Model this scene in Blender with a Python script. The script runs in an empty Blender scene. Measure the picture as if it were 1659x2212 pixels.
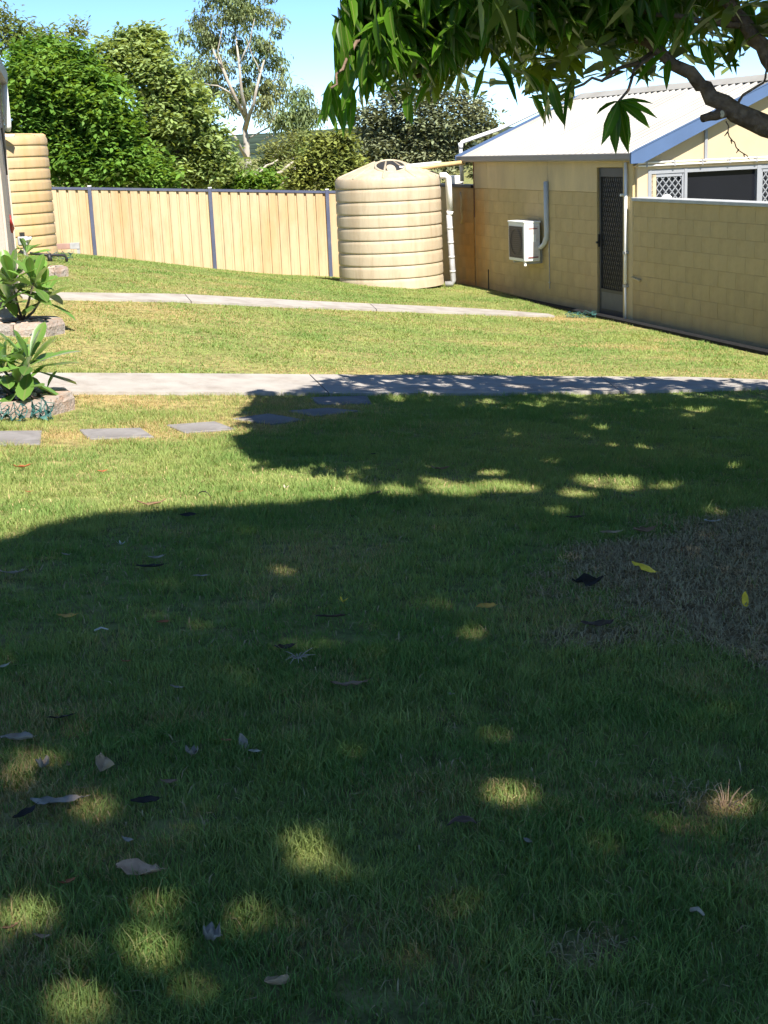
import bpy, math, random
import numpy as np
from mathutils import Vector, Matrix
random.seed(7); rng = np.random.default_rng(11)
S = bpy.context.scene
COL = S.collection

# ------------------------------------------------------------------ camera
EYE = 1.70                                    # metres above the lawn where the photographer stands
FPX, FW, FH = 3100.0, 1659.0, 2212.0          # focal length and frame, in units of the measured frame
PITCH, ROLL = math.atan(790 / 3100), math.radians(2.4)
aF = np.array([0, math.cos(PITCH), -math.sin(PITCH)])
_R0 = np.array([1.0, 0, 0]); _U0 = np.array([0, math.sin(PITCH), math.cos(PITCH)])
aR = math.cos(ROLL) * _R0 - math.sin(ROLL) * _U0
aU = math.sin(ROLL) * _R0 + math.cos(ROLL) * _U0
cd = bpy.data.cameras.new('camera'); cam = bpy.data.objects.new('camera', cd); COL.objects.link(cam)
cd.sensor_fit = 'HORIZONTAL'; cd.sensor_width = 36; cd.lens = 36 * FPX / FW
cd.clip_start = 0.05; cd.clip_end = 6000
M = Matrix(((aR[0], aU[0], -aF[0], 0), (aR[1], aU[1], -aF[1], 0), (aR[2], aU[2], -aF[2], EYE), (0, 0, 0, 1)))
cam.matrix_world = M
S.camera = cam

# ------------------------------------------------------------------ sky, sun, exposure
SUN_EL, SUN_AZ = math.radians(50), math.radians(20)     # azimuth: to the right of straight behind the camera
SUN = np.array([math.sin(SUN_AZ) * math.cos(SUN_EL), -math.cos(SUN_AZ) * math.cos(SUN_EL), math.sin(SUN_EL)])
OFF = -SUN[:2] / SUN[2]                                  # shadow offset on the ground per metre of height
W = bpy.data.worlds.new('World'); S.world = W; W.use_nodes = True
wn, wl = W.node_tree.nodes, W.node_tree.links
bg = wn['Background']
sky = wn.new('ShaderNodeTexSky'); sky.sky_type = 'NISHITA'; sky.sun_disc = False
sky.sun_elevation = SUN_EL; sky.sun_rotation = math.pi - SUN_AZ
sky.altitude = 3000; sky.air_density = 0.55; sky.dust_density = 0.0; sky.ozone_density = 3.0
hs = wn.new('ShaderNodeHueSaturation'); hs.inputs['Saturation'].default_value = 1.1; hs.inputs['Hue'].default_value = .5
tint = wn.new('ShaderNodeVectorMath'); tint.operation = 'MULTIPLY'; tint.inputs[1].default_value = (1.0, .98, .90)
wl.new(sky.outputs[0], hs.inputs['Color']); wl.new(hs.outputs[0], tint.inputs[0]); wl.new(tint.outputs[0], bg.inputs[0])
bg.inputs[1].default_value = 0.125
sd = bpy.data.lights.new('sun', 'SUN'); sd.energy = 4.8; sd.angle = math.radians(0.53); sd.color = (1.0, 0.945, 0.84)
so = bpy.data.objects.new('sun', sd); COL.objects.link(so)
so.rotation_euler = Vector(SUN).to_track_quat('Z', 'Y').to_euler(); so.location = (5, -10, 20)
vs = S.view_settings
vs.view_transform = 'Standard'; vs.look = 'None'; vs.exposure = 1.2; vs.gamma = 1; vs.use_curve_mapping = False
S.cycles.max_bounces = 5; S.cycles.diffuse_bounces = 3; S.cycles.transmission_bounces = 3; S.cycles.glossy_bounces = 2; S.cycles.use_adaptive_sampling = True; S.cycles.adaptive_threshold = .025; S.cycles.caustics_reflective = False; S.cycles.caustics_refractive = False
S.cycles.use_denoising = True

# ------------------------------------------------------------------ terrain and placement helpers
CTRL = np.array([(0, 0, 1.70), (0, 2.6, 1.75), (-2, 7, 1.80), (2, 7, 1.92), (-1.9, 10.2, 1.93), (0, 12.6, 2.08), (-2.8, 12.3, 1.80),
    (3.8, 13.8, 2.40), (-3.84, 17.2, 1.56), (-1, 19.6, 2.05), (2.5, 21, 2.5), (3.4, 20.2, 2.53), (1.8, 25.4, 2.46), (4.4, 16.4, 2.54),
    (.3, 24.2, 2.31), (-.85, 28.7, 2.47), (-3.1, 28.7, 2.24), (-5.46, 28.7, 1.89), (-5, 23, 1.45), (-4.6, 18.6, 1.47), (-8, 28.7, 1.6),
    (-8, 10, 1.45), (8, 10, 2.45), (8, 20, 2.6), (6, 0, 1.9), (-6, 0, 1.5), (0, -8, 1.6), (-8, 20, 1.2), (4.1, 30, 2.6)])
def _tps(r2): return np.where(r2 > 1e-9, r2 * np.log(np.maximum(r2, 1e-9)), 0)
_n = len(CTRL); _d2 = ((CTRL[:, None, :2] - CTRL[None, :, :2]) ** 2).sum(-1)
_A = np.zeros((_n + 3, _n + 3)); _A[:_n, :_n] = _tps(_d2) + np.eye(_n) * 0.05
_A[:_n, _n] = 1; _A[:_n, _n + 1:] = CTRL[:, :2]; _A[_n:, :_n] = _A[:_n, _n:].T
_w = np.linalg.solve(_A, np.concatenate([CTRL[:, 2], np.zeros(3)]))
def ground(x, y):
    x = np.asarray(x, float); y = np.asarray(y, float)
    cx, cy = np.clip(x, -8.5, 8.5), np.clip(y, -7, 30)
    r2 = (cx[..., None] - CTRL[:, 0]) ** 2 + (cy[..., None] - CTRL[:, 1]) ** 2
    h = _tps(r2) @ _w[:_n] + _w[_n] + _w[_n + 1] * cx + _w[_n + 2] * cy
    far = np.clip((np.hypot(x - cx, y - cy)) / 14, 0, 1); far = far * far * (3 - 2 * far)
    return EYE - (h * (1 - far) + 2.6 * far)
def gz(x, y): return float(ground(x, y))
def ray(x, y): return aF + aR * (x - FW / 2) / FPX - aU * (y - FH / 2) / FPX
def at_D(x, y, D): d = ray(x, y); return d * D / d[1] + np.array([0, 0, EYE])
def proj(P):
    P = np.asarray(P, float) - np.array([0, 0, EYE]); z = P @ aF; z = np.where(np.abs(z) < 1e-4, 1e-4, z)
    return FW / 2 + FPX * (P @ aR) / z, FH / 2 - FPX * (P @ aU) / z, z
def gp(x, y):
    """the lawn point seen at a measured frame position"""
    d = ray(x, y); lo, t = 0.5, 0.5
    while t < 120:
        p = d * t
        if p[2] + EYE < gz(p[0], p[1]): break
        lo = t; t *= 1.04
    hi = t
    for _ in range(30):
        m = (lo + hi) / 2; p = d * m
        if p[2] + EYE < gz(p[0], p[1]): hi = m
        else: lo = m
    p = d * hi; return np.array([p[0], p[1], gz(p[0], p[1])])
def inpoly(px, py, poly):
    px = np.asarray(px); py = np.asarray(py); c = np.zeros(px.shape, bool); n = len(poly)
    for i in range(n):
        x1, y1 = poly[i]; x2, y2 = poly[(i + 1) % n]
        if y1 == y2: continue
        c ^= ((y1 > py) != (y2 > py)) & (px < (x2 - x1) * (py - y1) / (y2 - y1) + x1)
    return c

# ------------------------------------------------------------------ mesh helpers
class MB:
    def __init__(s): s.v = []; s.f = []
    def add(s, V, Fc):
        b = len(s.v); s.v += [tuple(map(float, q)) for q in V]; s.f += [tuple(i + b for i in q) for q in Fc]; return s
    def box(s, x0, x1, y0, y1, z0, z1):
        V = [(x, y, z) for z in (z0, z1) for y in (y0, y1) for x in (x0, x1)]
        return s.add(V, [(0, 2, 3, 1), (4, 5, 7, 6), (0, 1, 5, 4), (2, 6, 7, 3), (0, 4, 6, 2), (1, 3, 7, 5)])
    def bbox(s, x0, x1, y0, y1, z0, z1, b):
        """box with chamfered edges"""
        V = []; idx = {}
        for sx in (0, 1):
            for sy in (0, 1):
                for sz in (0, 1):
                    X, Y, Z = (x0, x1)[sx], (y0, y1)[sy], (z0, z1)[sz]
                    dx, dy, dz = (b, -b)[sx], (b, -b)[sy], (b, -b)[sz]
                    for k, q in enumerate(((X, Y + dy, Z + dz), (X + dx, Y, Z + dz), (X + dx, Y + dy, Z))):
                        idx[sx, sy, sz, k] = len(V); V.append(q)
        I = idx; Fc = []
        for a in (0, 1):
            Fc.append([I[a, 0, 0, 0], I[a, 1, 0, 0], I[a, 1, 1, 0], I[a, 0, 1, 0]])
            Fc.append([I[0, a, 0, 1], I[1, a, 0, 1], I[1, a, 1, 1], I[0, a, 1, 1]])
            Fc.append([I[0, 0, a, 2], I[1, 0, a, 2], I[1, 1, a, 2], I[0, 1, a, 2]])
            for c in (0, 1):
                Fc.append([I[a, c, 0, 0], I[a, c, 1, 0], I[a, c, 1, 1], I[a, c, 0, 1]])
                Fc.append([I[a, 0, c, 0], I[a, 1, c, 0], I[a, 1, c, 2], I[a, 0, c, 2]])
                Fc.append([I[0, a, c, 1], I[1, a, c, 1], I[1, a, c, 2], I[0, a, c, 2]])
                for e in (0, 1): Fc.append([I[a, c, e, 0], I[a, c, e, 1], I[a, c, e, 2]])
        return s.add(V, Fc)
    def tube(s, pts, rad, n=8, cap=True, sq=1.0):
        pts = [Vector(tuple(map(float, p))) for p in pts]; k = len(pts)
        if not hasattr(rad, '__len__'): rad = [rad] * k
        V = []; Fc = []; up = None
        for i, p in enumerate(pts):
            t = (pts[min(i + 1, k - 1)] - pts[max(i - 1, 0)]).normalized()
            if up is None: up = Vector((0, 0, 1)) if abs(t.z) < 0.9 else Vector((0, 1, 0))
            a = t.cross(up).normalized(); b = a.cross(t).normalized(); up = b
            for j in range(n):
                th = 2 * math.pi * (j + .5) / n
                V.append(p + a * (rad[i] * math.cos(th)) + b * (rad[i] * sq * math.sin(th)))
        for i in range(k - 1):
            for j in range(n):
                j2 = (j + 1) % n; Fc.append((i * n + j, i * n + j2, (i + 1) * n + j2, (i + 1) * n + j))
        if cap: Fc += [tuple(range(n))[::-1], tuple((k - 1) * n + j for j in range(n))]
        return s.add(V, Fc)
    def lathe(s, prof, n=48, cx=0, cy=0, capb=False, capt=False):
        V = []; Fc = []
        for (r, z) in prof:
            for j in range(n):
                th = 2 * math.pi * j / n; V.append((cx + r * math.cos(th), cy + r * math.sin(th), z))
        for i in range(len(prof) - 1):
            for j in range(n):
                j2 = (j + 1) % n; Fc.append((i * n + j, i * n + j2, (i + 1) * n + j2, (i + 1) * n + j))
        if capb: Fc.append(tuple(range(n))[::-1])
        if capt: Fc.append(tuple((len(prof) - 1) * n + j for j in range(n)))
        return s.add(V, Fc)
    def prism(s, poly, lo, hi, axis=2):
        """extrude a polygon given in the other two axes"""
        n = len(poly); V = []
        for h in (lo, hi):
            for a, b in poly: V.append({2: (a, b, h), 1: (a, h, b), 0: (h, a, b)}[axis])
        return s.add(V, [tuple(range(n))[::-1], tuple(range(n, 2 * n))] + [(i, (i + 1) % n, n + (i + 1) % n, n + i) for i in range(n)])
    def mesh(s, name, smooth=False):
        m = bpy.data.meshes.new(name); m.from_pydata(s.v, [], s.f); m.update()
        if smooth: m.polygons.foreach_set('use_smooth', [True] * len(m.polygons))
        return m
    def build(s, name, mat, parent=None, smooth=False, loc=None):
        return obj(name, s.mesh(name, smooth), mat, parent, loc)
def obj(name, me, mat=None, parent=None, loc=None):
    if mat is not None and not me.materials: me.materials.append(mat)
    o = bpy.data.objects.new(name, me); COL.objects.link(o)
    if parent: o.parent = parent
    if loc is not None: o.location = tuple(map(float, loc))
    return o
def empty(name, loc=(0, 0, 0), rz=0):
    o = bpy.data.objects.new(name, None); COL.objects.link(o); o.location = tuple(map(float, loc)); o.rotation_euler = (0, 0, rz)
    o.empty_display_size = .1; return o
def tag(o, label=None, cat=None, group=None, kind=None):
    if label: o['label'] = label
    if cat: o['category'] = cat
    if group: o['group'] = group
    if kind: o['kind'] = kind
    return o
def np_mesh(name, V, quads=None, tris=None, attr=None):
    m = bpy.data.meshes.new(name)
    loops = []; starts = []; tot = []; c = 0
    for arr, k in ((quads, 4), (tris, 3)):
        if arr is None or len(arr) == 0: continue
        loops.append(arr.reshape(-1)); starts.append(c + np.arange(len(arr)) * k); tot.append(np.full(len(arr), k)); c += arr.size
    loops = np.concatenate(loops).astype(np.int32); starts = np.concatenate(starts).astype(np.int32)
    m.vertices.add(len(V)); m.vertices.foreach_set('co', np.ascontiguousarray(V, dtype=np.float32).reshape(-1))
    m.loops.add(len(loops)); m.loops.foreach_set('vertex_index', loops)
    m.polygons.add(len(starts)); m.polygons.foreach_set('loop_start', starts)
    m.update(calc_edges=True)
    for nm, (ty, data) in (attr or {}).items():
        a = m.attributes.new(nm, ty, 'POINT')
        a.data.foreach_set('vector' if ty in ('FLOAT2', 'FLOAT_VECTOR') else 'value', np.ascontiguousarray(data, dtype=np.float32).reshape(-1))
    return m

# ------------------------------------------------------------------ material helpers
def mat(name, col, rough=.7, var=.12, scale=6, bump=0.0, bscale=60, spec=.3, col2=None, mixscale=3, mixlo=.45, mixhi=.65, rnd=.0, metal=0, detail=6, stretch=None, extra=None):
    m = bpy.data.materials.new(name); m.use_nodes = True; N, L = m.node_tree.nodes, m.node_tree.links
    B = N['Principled BSDF']; B.inputs['Roughness'].default_value = rough; B.inputs['Specular IOR Level'].default_value = spec
    B.inputs['Metallic'].default_value = metal
    tc = N.new('ShaderNodeTexCoord'); vec = tc.outputs['Object']
    if stretch:
        mp = N.new('ShaderNodeMapping'); mp.inputs['Scale'].default_value = stretch; L.new(vec, mp.inputs[0]); vec = mp.outputs[0]
    n1 = N.new('ShaderNodeTexNoise'); n1.inputs['Scale'].default_value = scale; n1.inputs['Detail'].default_value = detail; L.new(vec, n1.inputs['Vector'])
    r1 = N.new('ShaderNodeMapRange'); r1.inputs[1].default_value = .3; r1.inputs[2].default_value = .7
    r1.inputs[3].default_value = 1 - var; r1.inputs[4].default_value = 1 + var; L.new(n1.outputs['Fac'], r1.inputs[0])
    fac = r1.outputs[0]
    if rnd:
        oi = N.new('ShaderNodeObjectInfo'); rr = N.new('ShaderNodeMapRange'); rr.inputs[3].default_value = 1 - rnd; rr.inputs[4].default_value = 1 + rnd
        L.new(oi.outputs['Random'], rr.inputs[0]); mu = N.new('ShaderNodeMath'); mu.operation = 'MULTIPLY'; L.new(fac, mu.inputs[0]); L.new(rr.outputs[0], mu.inputs[1]); fac = mu.outputs[0]
    base = N.new('ShaderNodeRGB'); base.outputs[0].default_value = (*col, 1); c = base.outputs[0]
    if col2:
        n2 = N.new('ShaderNodeTexNoise'); n2.inputs['Scale'].default_value = mixscale; n2.inputs['Detail'].default_value = 8; n2.inputs['Roughness'].default_value = .65; L.new(vec, n2.inputs['Vector'])
        r2 = N.new('ShaderNodeMapRange'); r2.inputs[1].default_value = mixlo; r2.inputs[2].default_value = mixhi; L.new(n2.outputs['Fac'], r2.inputs[0])
        mx = N.new('ShaderNodeMix'); mx.data_type = 'RGBA'; L.new(r2.outputs[0], mx.inputs[0]); L.new(c, mx.inputs[6]); mx.inputs[7].default_value = (*col2, 1); c = mx.outputs[2]
    if extra: c = extra(N, L, c)
    vm = N.new('ShaderNodeVectorMath'); vm.operation = 'SCALE'; L.new(c, vm.inputs[0]); L.new(fac, vm.inputs['Scale']); L.new(vm.outputs[0], B.inputs['Base Color'])
    if bump:
        n3 = N.new('ShaderNodeTexNoise'); n3.inputs['Scale'].default_value = bscale; n3.inputs['Detail'].default_value = 5; L.new(vec, n3.inputs['Vector'])
        bp = N.new('ShaderNodeBump'); bp.inputs['Strength'].default_value = bump; bp.inputs['Distance'].default_value = .02; L.new(n3.outputs['Fac'], bp.inputs['Height']); L.new(bp.outputs[0], B.inputs['Normal'])
    return m
def leafmat(name, col, col2=None, trans=.35, rough=.4, gloss=.25, nscale=1.0, rib=None, rnd=.2, tcol=None, var=.25):
    """foliage: diffuse + translucent + a thin gloss; hue drifts with place and from leaf to leaf"""
    m = bpy.data.materials.new(name); m.use_nodes = True; N, L = m.node_tree.nodes, m.node_tree.links
    N.remove(N['Principled BSDF']); out = N['Material Output']
    ge = N.new('ShaderNodeNewGeometry'); nz = N.new('ShaderNodeTexNoise'); nz.inputs['Scale'].default_value = nscale; nz.inputs['Detail'].default_value = 3
    L.new(ge.outputs['Position'], nz.inputs['Vector'])
    ri = ge.outputs['Random Per Island']; oi = N.new('ShaderNodeObjectInfo')
    ad = N.new('ShaderNodeMath'); ad.operation = 'ADD'; L.new(ri, ad.inputs[0]); L.new(oi.outputs['Random'], ad.inputs[1])
    fr = N.new('ShaderNodeMath'); fr.operation = 'FRACT'; L.new(ad.outputs[0], fr.inputs[0])
    mr = N.new('ShaderNodeMapRange'); mr.inputs[1].default_value = .35; mr.inputs[2].default_value = .65; L.new(nz.outputs['Fac'], mr.inputs[0])
    mx = N.new('ShaderNodeMix'); mx.data_type = 'RGBA'; L.new(mr.outputs[0], mx.inputs[0]); mx.inputs[6].default_value = (*col, 1); mx.inputs[7].default_value = (*(col2 or col), 1)
    c = mx.outputs[2]
    if rib:
        at = N.new('ShaderNodeAttribute'); at.attribute_name = 'luv'; sx = N.new('ShaderNodeSeparateXYZ'); L.new(at.outputs['Vector'], sx.inputs[0])
        ab = N.new('ShaderNodeMath'); ab.operation = 'ABSOLUTE'; L.new(sx.outputs[0], ab.inputs[0])
        m2 = N.new('ShaderNodeMapRange'); m2.inputs[1].default_value = .04; m2.inputs[2].default_value = .12; m2.inputs[3].default_value = 1; m2.inputs[4].default_value = 0; L.new(ab.outputs[0], m2.inputs[0])
        mx2 = N.new('ShaderNodeMix'); mx2.data_type = 'RGBA'; L.new(m2.outputs[0], mx2.inputs[0]); L.new(c, mx2.inputs[6]); mx2.inputs[7].default_value = (*rib, 1); c = mx2.outputs[2]
    rr = N.new('ShaderNodeMapRange'); rr.inputs[3].default_value = 1 - rnd; rr.inputs[4].default_value = 1 + rnd; L.new(fr.outputs[0], rr.inputs[0])
    vm = N.new('ShaderNodeVectorMath'); vm.operation = 'SCALE'; L.new(c, vm.inputs[0]); L.new(rr.outputs[0], vm.inputs['Scale']); c = vm.outputs[0]
    df = N.new('ShaderNodeBsdfDiffuse'); L.new(c, df.inputs[0]); tr = N.new('ShaderNodeBsdfTranslucent')
    tm = N.new('ShaderNodeVectorMath'); tm.operation = 'MULTIPLY'; L.new(c, tm.inputs[0]); tm.inputs[1].default_value = tcol or (1.5, 1.3, .5); L.new(tm.outputs[0], tr.inputs[0])
    m1 = N.new('ShaderNodeMixShader'); m1.inputs[0].default_value = trans; L.new(df.outputs[0], m1.inputs[1]); L.new(tr.outputs[0], m1.inputs[2])
    gl = N.new('ShaderNodeBsdfGlossy'); gl.inputs['Roughness'].default_value = rough; gl.inputs[0].default_value = (.9, .95, 1, 1)
    fn = N.new('ShaderNodeFresnel'); fn.inputs[0].default_value = 1.4; mg = N.new('ShaderNodeMath'); mg.operation = 'MULTIPLY'; L.new(fn.outputs[0], mg.inputs[0]); mg.inputs[1].default_value = gloss
    m3 = N.new('ShaderNodeMixShader'); L.new(mg.outputs[0], m3.inputs[0]); L.new(m1.outputs[0], m3.inputs[1]); L.new(gl.outputs[0], m3.inputs[2])
    L.new(m3.outputs[0], out.inputs['Surface']); return m

# ------------------------------------------------------------------ lawn character: bare soil and dry straw, as functions of place
_lat = rng.random((64, 64))
def vnoise(x, y, s):
    u = np.asarray(x) / s + 100.3; v = np.asarray(y) / s + 57.7
    i = np.floor(u).astype(int); j = np.floor(v).astype(int); fu = u - i; fv = v - j
    fu = fu * fu * (3 - 2 * fu); fv = fv * fv * (3 - 2 * fv); g = lambda a, b: _lat[a % 64, b % 64]
    return (g(i, j) * (1 - fu) + g(i + 1, j) * fu) * (1 - fv) + (g(i, j + 1) * (1 - fu) + g(i + 1, j + 1) * fu) * fv
BARE = [gp(*q)[:2] for q in ((1215, 1300), (1200, 1262), (1290, 1190), (1400, 1150), (1530, 1125), (1700, 1105), (1850, 1180), (1850, 1420), (1700, 1450), (1560, 1415), (1420, 1392), (1290, 1345))]
BARE2 = [gp(*q)[:2] for q in ((1165, 2045), (1240, 2012), (1330, 2020), (1340, 2070), (1300, 2105), (1210, 2095))]
BARE3 = [gp(*q)[:2] for q in ((1380, 1712), (1440, 1690), (1530, 1700), (1520, 1745), (1440, 1750))]
def bare(x, y):
    """share of bare soil: ragged patches whose edge thins out over a hand's breadth"""
    wx = x + (vnoise(x, y, .35) - .5) * .5 + (vnoise(y, x, .12) - .5) * .2; wy = y + (vnoise(x + 9, y, .35) - .5) * .6; v = 0
    for k in range(7):
        a = k * 2.39; r = .03 + .02 * k; v = v + np.where(inpoly(wx + r * math.cos(a), wy + r * 1.4 * math.sin(a), BARE), 1., 0.) / 7
        v = v + .9 * np.where(inpoly(x + (vnoise(x, y, .1) - .5) * .12 + r * .2 * math.cos(a), y + (vnoise(y, x, .1) - .5) * .12 + r * .25 * math.sin(a), BARE2), 1., 0.) / 7
        v = v + .6 * np.where(inpoly(x + r * .2 * math.cos(a), y + r * .25 * math.sin(a), BARE3), 1., 0.) / 7
    return np.clip(v, 0, 1)
DRYS = [(gp(*q)[:2], rx, ry, s) for q, rx, ry, s in (((300, 868), 1.3, .35, .95), ((560, 868), .9, .3, .7), ((100, 945), .5, .4, .8), ((345, 925), .35, .35, .8), ((490, 925), .3, .3, .6),
    ((300, 668), 1.6, 1.0, .6), ((120, 690), .8, 1.6, .6), ((700, 675), 2.0, .5, .45), ((450, 632), 2.5, .5, .5), ((1210, 690), .6, .5, .9), ((1600, 812), 1.2, .5, .6),
    ((1430, 735), .25, .25, .7), ((180, 760), .9, 1.2, .5), ((1100, 800), 2.5, .5, .35), ((660, 1200), .35, .45, .55), ((20, 1560), .3, .35, .7), ((10, 1740), .25, .3, .8), ((1000, 1720), .35, .25, .4), ((1560, 1745), .09, .09, .95), ((1200, 1330), .3, .5, .45))]
DRYS += [(gp(random.uniform(-100, 1750), random.uniform(1150, 2200))[:2], random.uniform(.06, .2), random.uniform(.08, .25), random.uniform(.3, .7)) for _ in range(34)]
DRYS += [(gp(px_, py_)[:2], .5, .33, .9) for px_, py_ in ((20, 950), (140, 945), (250, 940), (340, 935), (430, 926), (510, 920), (580, 908), (640, 900), (700, 880))]
def dry(x, y):
    d = np.clip((vnoise(x, y, 1.7) - .5) * .38 + (vnoise(x, y * 2.2, .6) - .5) * .45, 0, 1) * np.clip((np.asarray(y) - 4) / 6, .35, 1)
    d = d + np.clip((vnoise(np.asarray(x) * .3, y, .55) - .55) * 1.0, 0, .3) * (np.asarray(y) > 12.5)
    for (c, rx, ry, s) in DRYS: d = np.maximum(d, s * np.exp(-((x - c[0]) / rx) ** 2 - ((y - c[1]) / ry) ** 2) * (.6 + .6 * vnoise(x, y, .25)))
    return np.clip(d, 0, 1)

def grow(a, b, step, far, g=1.28):
    L = list(np.arange(a, b + 1e-6, step)); s = step
    while L[-1] < far: s *= g; L.append(L[-1] + s)
    s = step
    while L[0] > -far: s *= g; L.insert(0, L[0] - s)
    return np.array(L)
gx = grow(-9, 9, .15, 1800); gy = grow(-3, 31, .15, 1800)
GX, GY = np.meshgrid(gx, gy); GZ = ground(GX, GY)
nx_, ny_ = len(gx), len(gy)
ii = (np.arange(ny_ - 1)[:, None] * nx_ + np.arange(nx_ - 1)[None, :]).reshape(-1)
gm = np_mesh('ground', np.stack([GX, GY, GZ], -1).reshape(-1, 3), quads=np.stack([ii, ii + 1, ii + 1 + nx_, ii + nx_], -1),
             attr={'bare': ('FLOAT', bare(GX, GY)), 'dry': ('FLOAT', dry(GX, GY))})
gm.polygons.foreach_set('use_smooth', np.ones(len(gm.polygons), bool))
def _gx(N, L, c):
    a = N.new('ShaderNodeAttribute'); a.attribute_name = 'dry'; b = N.new('ShaderNodeAttribute'); b.attribute_name = 'bare'
    m1 = N.new('ShaderNodeMix'); m1.data_type = 'RGBA'; L.new(a.outputs['Fac'], m1.inputs[0]); L.new(c, m1.inputs[6]); m1.inputs[7].default_value = (.38, .28, .13, 1)
    m2 = N.new('ShaderNodeMix'); m2.data_type = 'RGBA'; L.new(b.outputs['Fac'], m2.inputs[0]); L.new(m1.outputs[2], m2.inputs[6]); m2.inputs[7].default_value = (.28, .185, .095, 1); return m2.outputs[2]
GMAT = mat('lawn_soil', (.19, .215, .07), rough=.95, var=.45, scale=14, bump=.9, bscale=45, spec=.1, col2=(.25, .22, .09), mixscale=2.5, extra=_gx)
tag(obj('ground', gm, GMAT), kind='structure')

# ------------------------------------------------------------------ materials
M_conc = mat('concrete', (.37, .34, .31), rough=.9, var=.10, scale=5, bump=.25, bscale=90, spec=.2, col2=(.25, .21, .18), mixscale=2.6, mixlo=.47, mixhi=.75)
M_paver = mat('paver', (.23, .215, .21), rough=.9, var=.14, scale=9, bump=.3, bscale=80, spec=.2, col2=(.17, .155, .15), rnd=.08)
M_edge = mat('edging_stone', (.36, .32, .29), rough=.95, var=.22, scale=12, bump=.9, bscale=35, spec=.2, col2=(.30, .20, .15), mixscale=6, rnd=.1)
M_soil = mat('garden_soil', (.035, .026, .02), rough=1, var=.5, scale=30, bump=1, bscale=40, spec=.1)
M_pvc = mat('white_pvc', (.82, .81, .79), rough=.45, var=.05, scale=8, spec=.4)
M_greypipe = mat('grey_pipe', (.36, .36, .37), rough=.5, var=.14, scale=14, spec=.4)
M_creampipe = mat('cream_pipe', (.72, .52, .25), rough=.5, var=.08, scale=8, spec=.4)
M_black = mat('black_plastic', (.02, .02, .022), rough=.5, var=.2, scale=10, spec=.4)
M_charcoal = mat('charcoal_steel', (.028, .027, .026), rough=.5, var=.1, scale=10, spec=.4)
M_slate = mat('slate_steel', (.085, .095, .16), rough=.45, var=.08, scale=4, spec=.4, col2=(.11, .12, .17))
M_fascia = mat('fascia_steel', (.065, .115, .235), rough=.6, var=.06, scale=3, spec=.5)
M_gutter = mat('gutter_steel', (.19, .17, .155), rough=.4, var=.07, scale=3, spec=.45)
M_roof = mat('roof_steel', (.365, .35, .32), rough=.5, var=.05, scale=2, spec=.4, col2=(.31, .29, .255), mixscale=1.2, rnd=.03)
M_trim = mat('window_frame', (.28, .29, .32), rough=.4, var=.05, scale=4, spec=.4)
M_cream = mat('cream_cladding', (.52, .415, .275), rough=.7, var=.05, scale=3, spec=.25, rnd=.03)
M_glass = mat('dark_glass', (.012, .013, .018), rough=.06, var=.1, scale=2, spec=.15)
M_room = mat('dark_glass_tint', (.03, .033, .04), rough=.25, var=.1, scale=2, spec=.5)
def _stain(N, L, c):
    """rust-brown water stain below the tank pipe, drip streaks, splash-back dirt at the foot of the wall"""
    g = N.new('ShaderNodeNewGeometry'); d = N.new('ShaderNodeVectorMath'); d.operation = 'DISTANCE'
    mp = N.new('ShaderNodeMapping'); mp.inputs['Scale'].default_value = (1, 1, .42); L.new(g.outputs['Position'], mp.inputs[0]); L.new(mp.outputs[0], d.inputs[0]); d.inputs[1].default_value = (1.75, 25.75, (EYE - 2.0) * .42)
    nz = N.new('ShaderNodeTexNoise'); nz.inputs['Scale'].default_value = 3; nz.inputs['Detail'].default_value = 6
    m4 = N.new('ShaderNodeMapping'); m4.inputs['Scale'].default_value = (2, 2, .5); L.new(g.outputs['Position'], m4.inputs[0]); L.new(m4.outputs[0], nz.inputs['Vector'])
    ad = N.new('ShaderNodeMath'); ad.operation = 'MULTIPLY_ADD'; L.new(nz.outputs['Fac'], ad.inputs[0]); ad.inputs[1].default_value = .7; L.new(d.outputs['Value'], ad.inputs[2])
    r = N.new('ShaderNodeMapRange'); r.inputs[1].default_value = .55; r.inputs[2].default_value = 1.4; r.inputs[3].default_value = .8; r.inputs[4].default_value = 0; L.new(ad.outputs[0], r.inputs[0])
    mx = N.new('ShaderNodeMix'); mx.data_type = 'RGBA'; L.new(r.outputs[0], mx.inputs[0]); L.new(c, mx.inputs[6]); mx.inputs[7].default_value = (.72, .33, .07, 1)
    sp = N.new('ShaderNodeSeparateXYZ'); L.new(g.outputs['Position'], sp.inputs[0])
    a2 = N.new('ShaderNodeMath'); a2.operation = 'MULTIPLY_ADD'; L.new(nz.outputs['Fac'], a2.inputs[0]); a2.inputs[1].default_value = -.9; L.new(sp.outputs[2], a2.inputs[2])
    r2 = N.new('ShaderNodeMapRange'); r2.inputs[1].default_value = -1.3; r2.inputs[2].default_value = -.55; r2.inputs[3].default_value = .55; r2.inputs[4].default_value = 0; L.new(a2.outputs[0], r2.inputs[0])
    m5 = N.new('ShaderNodeMix'); m5.data_type = 'RGBA'; L.new(r2.outputs[0], m5.inputs[0]); L.new(mx.outputs[2], m5.inputs[6]); m5.inputs[7].default_value = (.33, .24, .15, 1)
    return m5.outputs[2]
M_block = mat('painted_block', (.52, .395, .20), rough=.9, var=.12, scale=3, bump=.5, bscale=70, spec=.15, col2=(.45, .335, .165), mixscale=2.2, rnd=.05, extra=_stain)
M_mortar = mat('painted_mortar', (.45, .34, .17), rough=.95, var=.15, scale=10, bump=.4, bscale=80, spec=.1, extra=_stain)
M_sheet = mat('painted_sheet', (.60, .465, .255), rough=.8, var=.07, scale=2, spec=.2, rnd=.03, col2=(.50, .39, .23), mixscale=1.5, stretch=(1, 1, .4))
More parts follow.
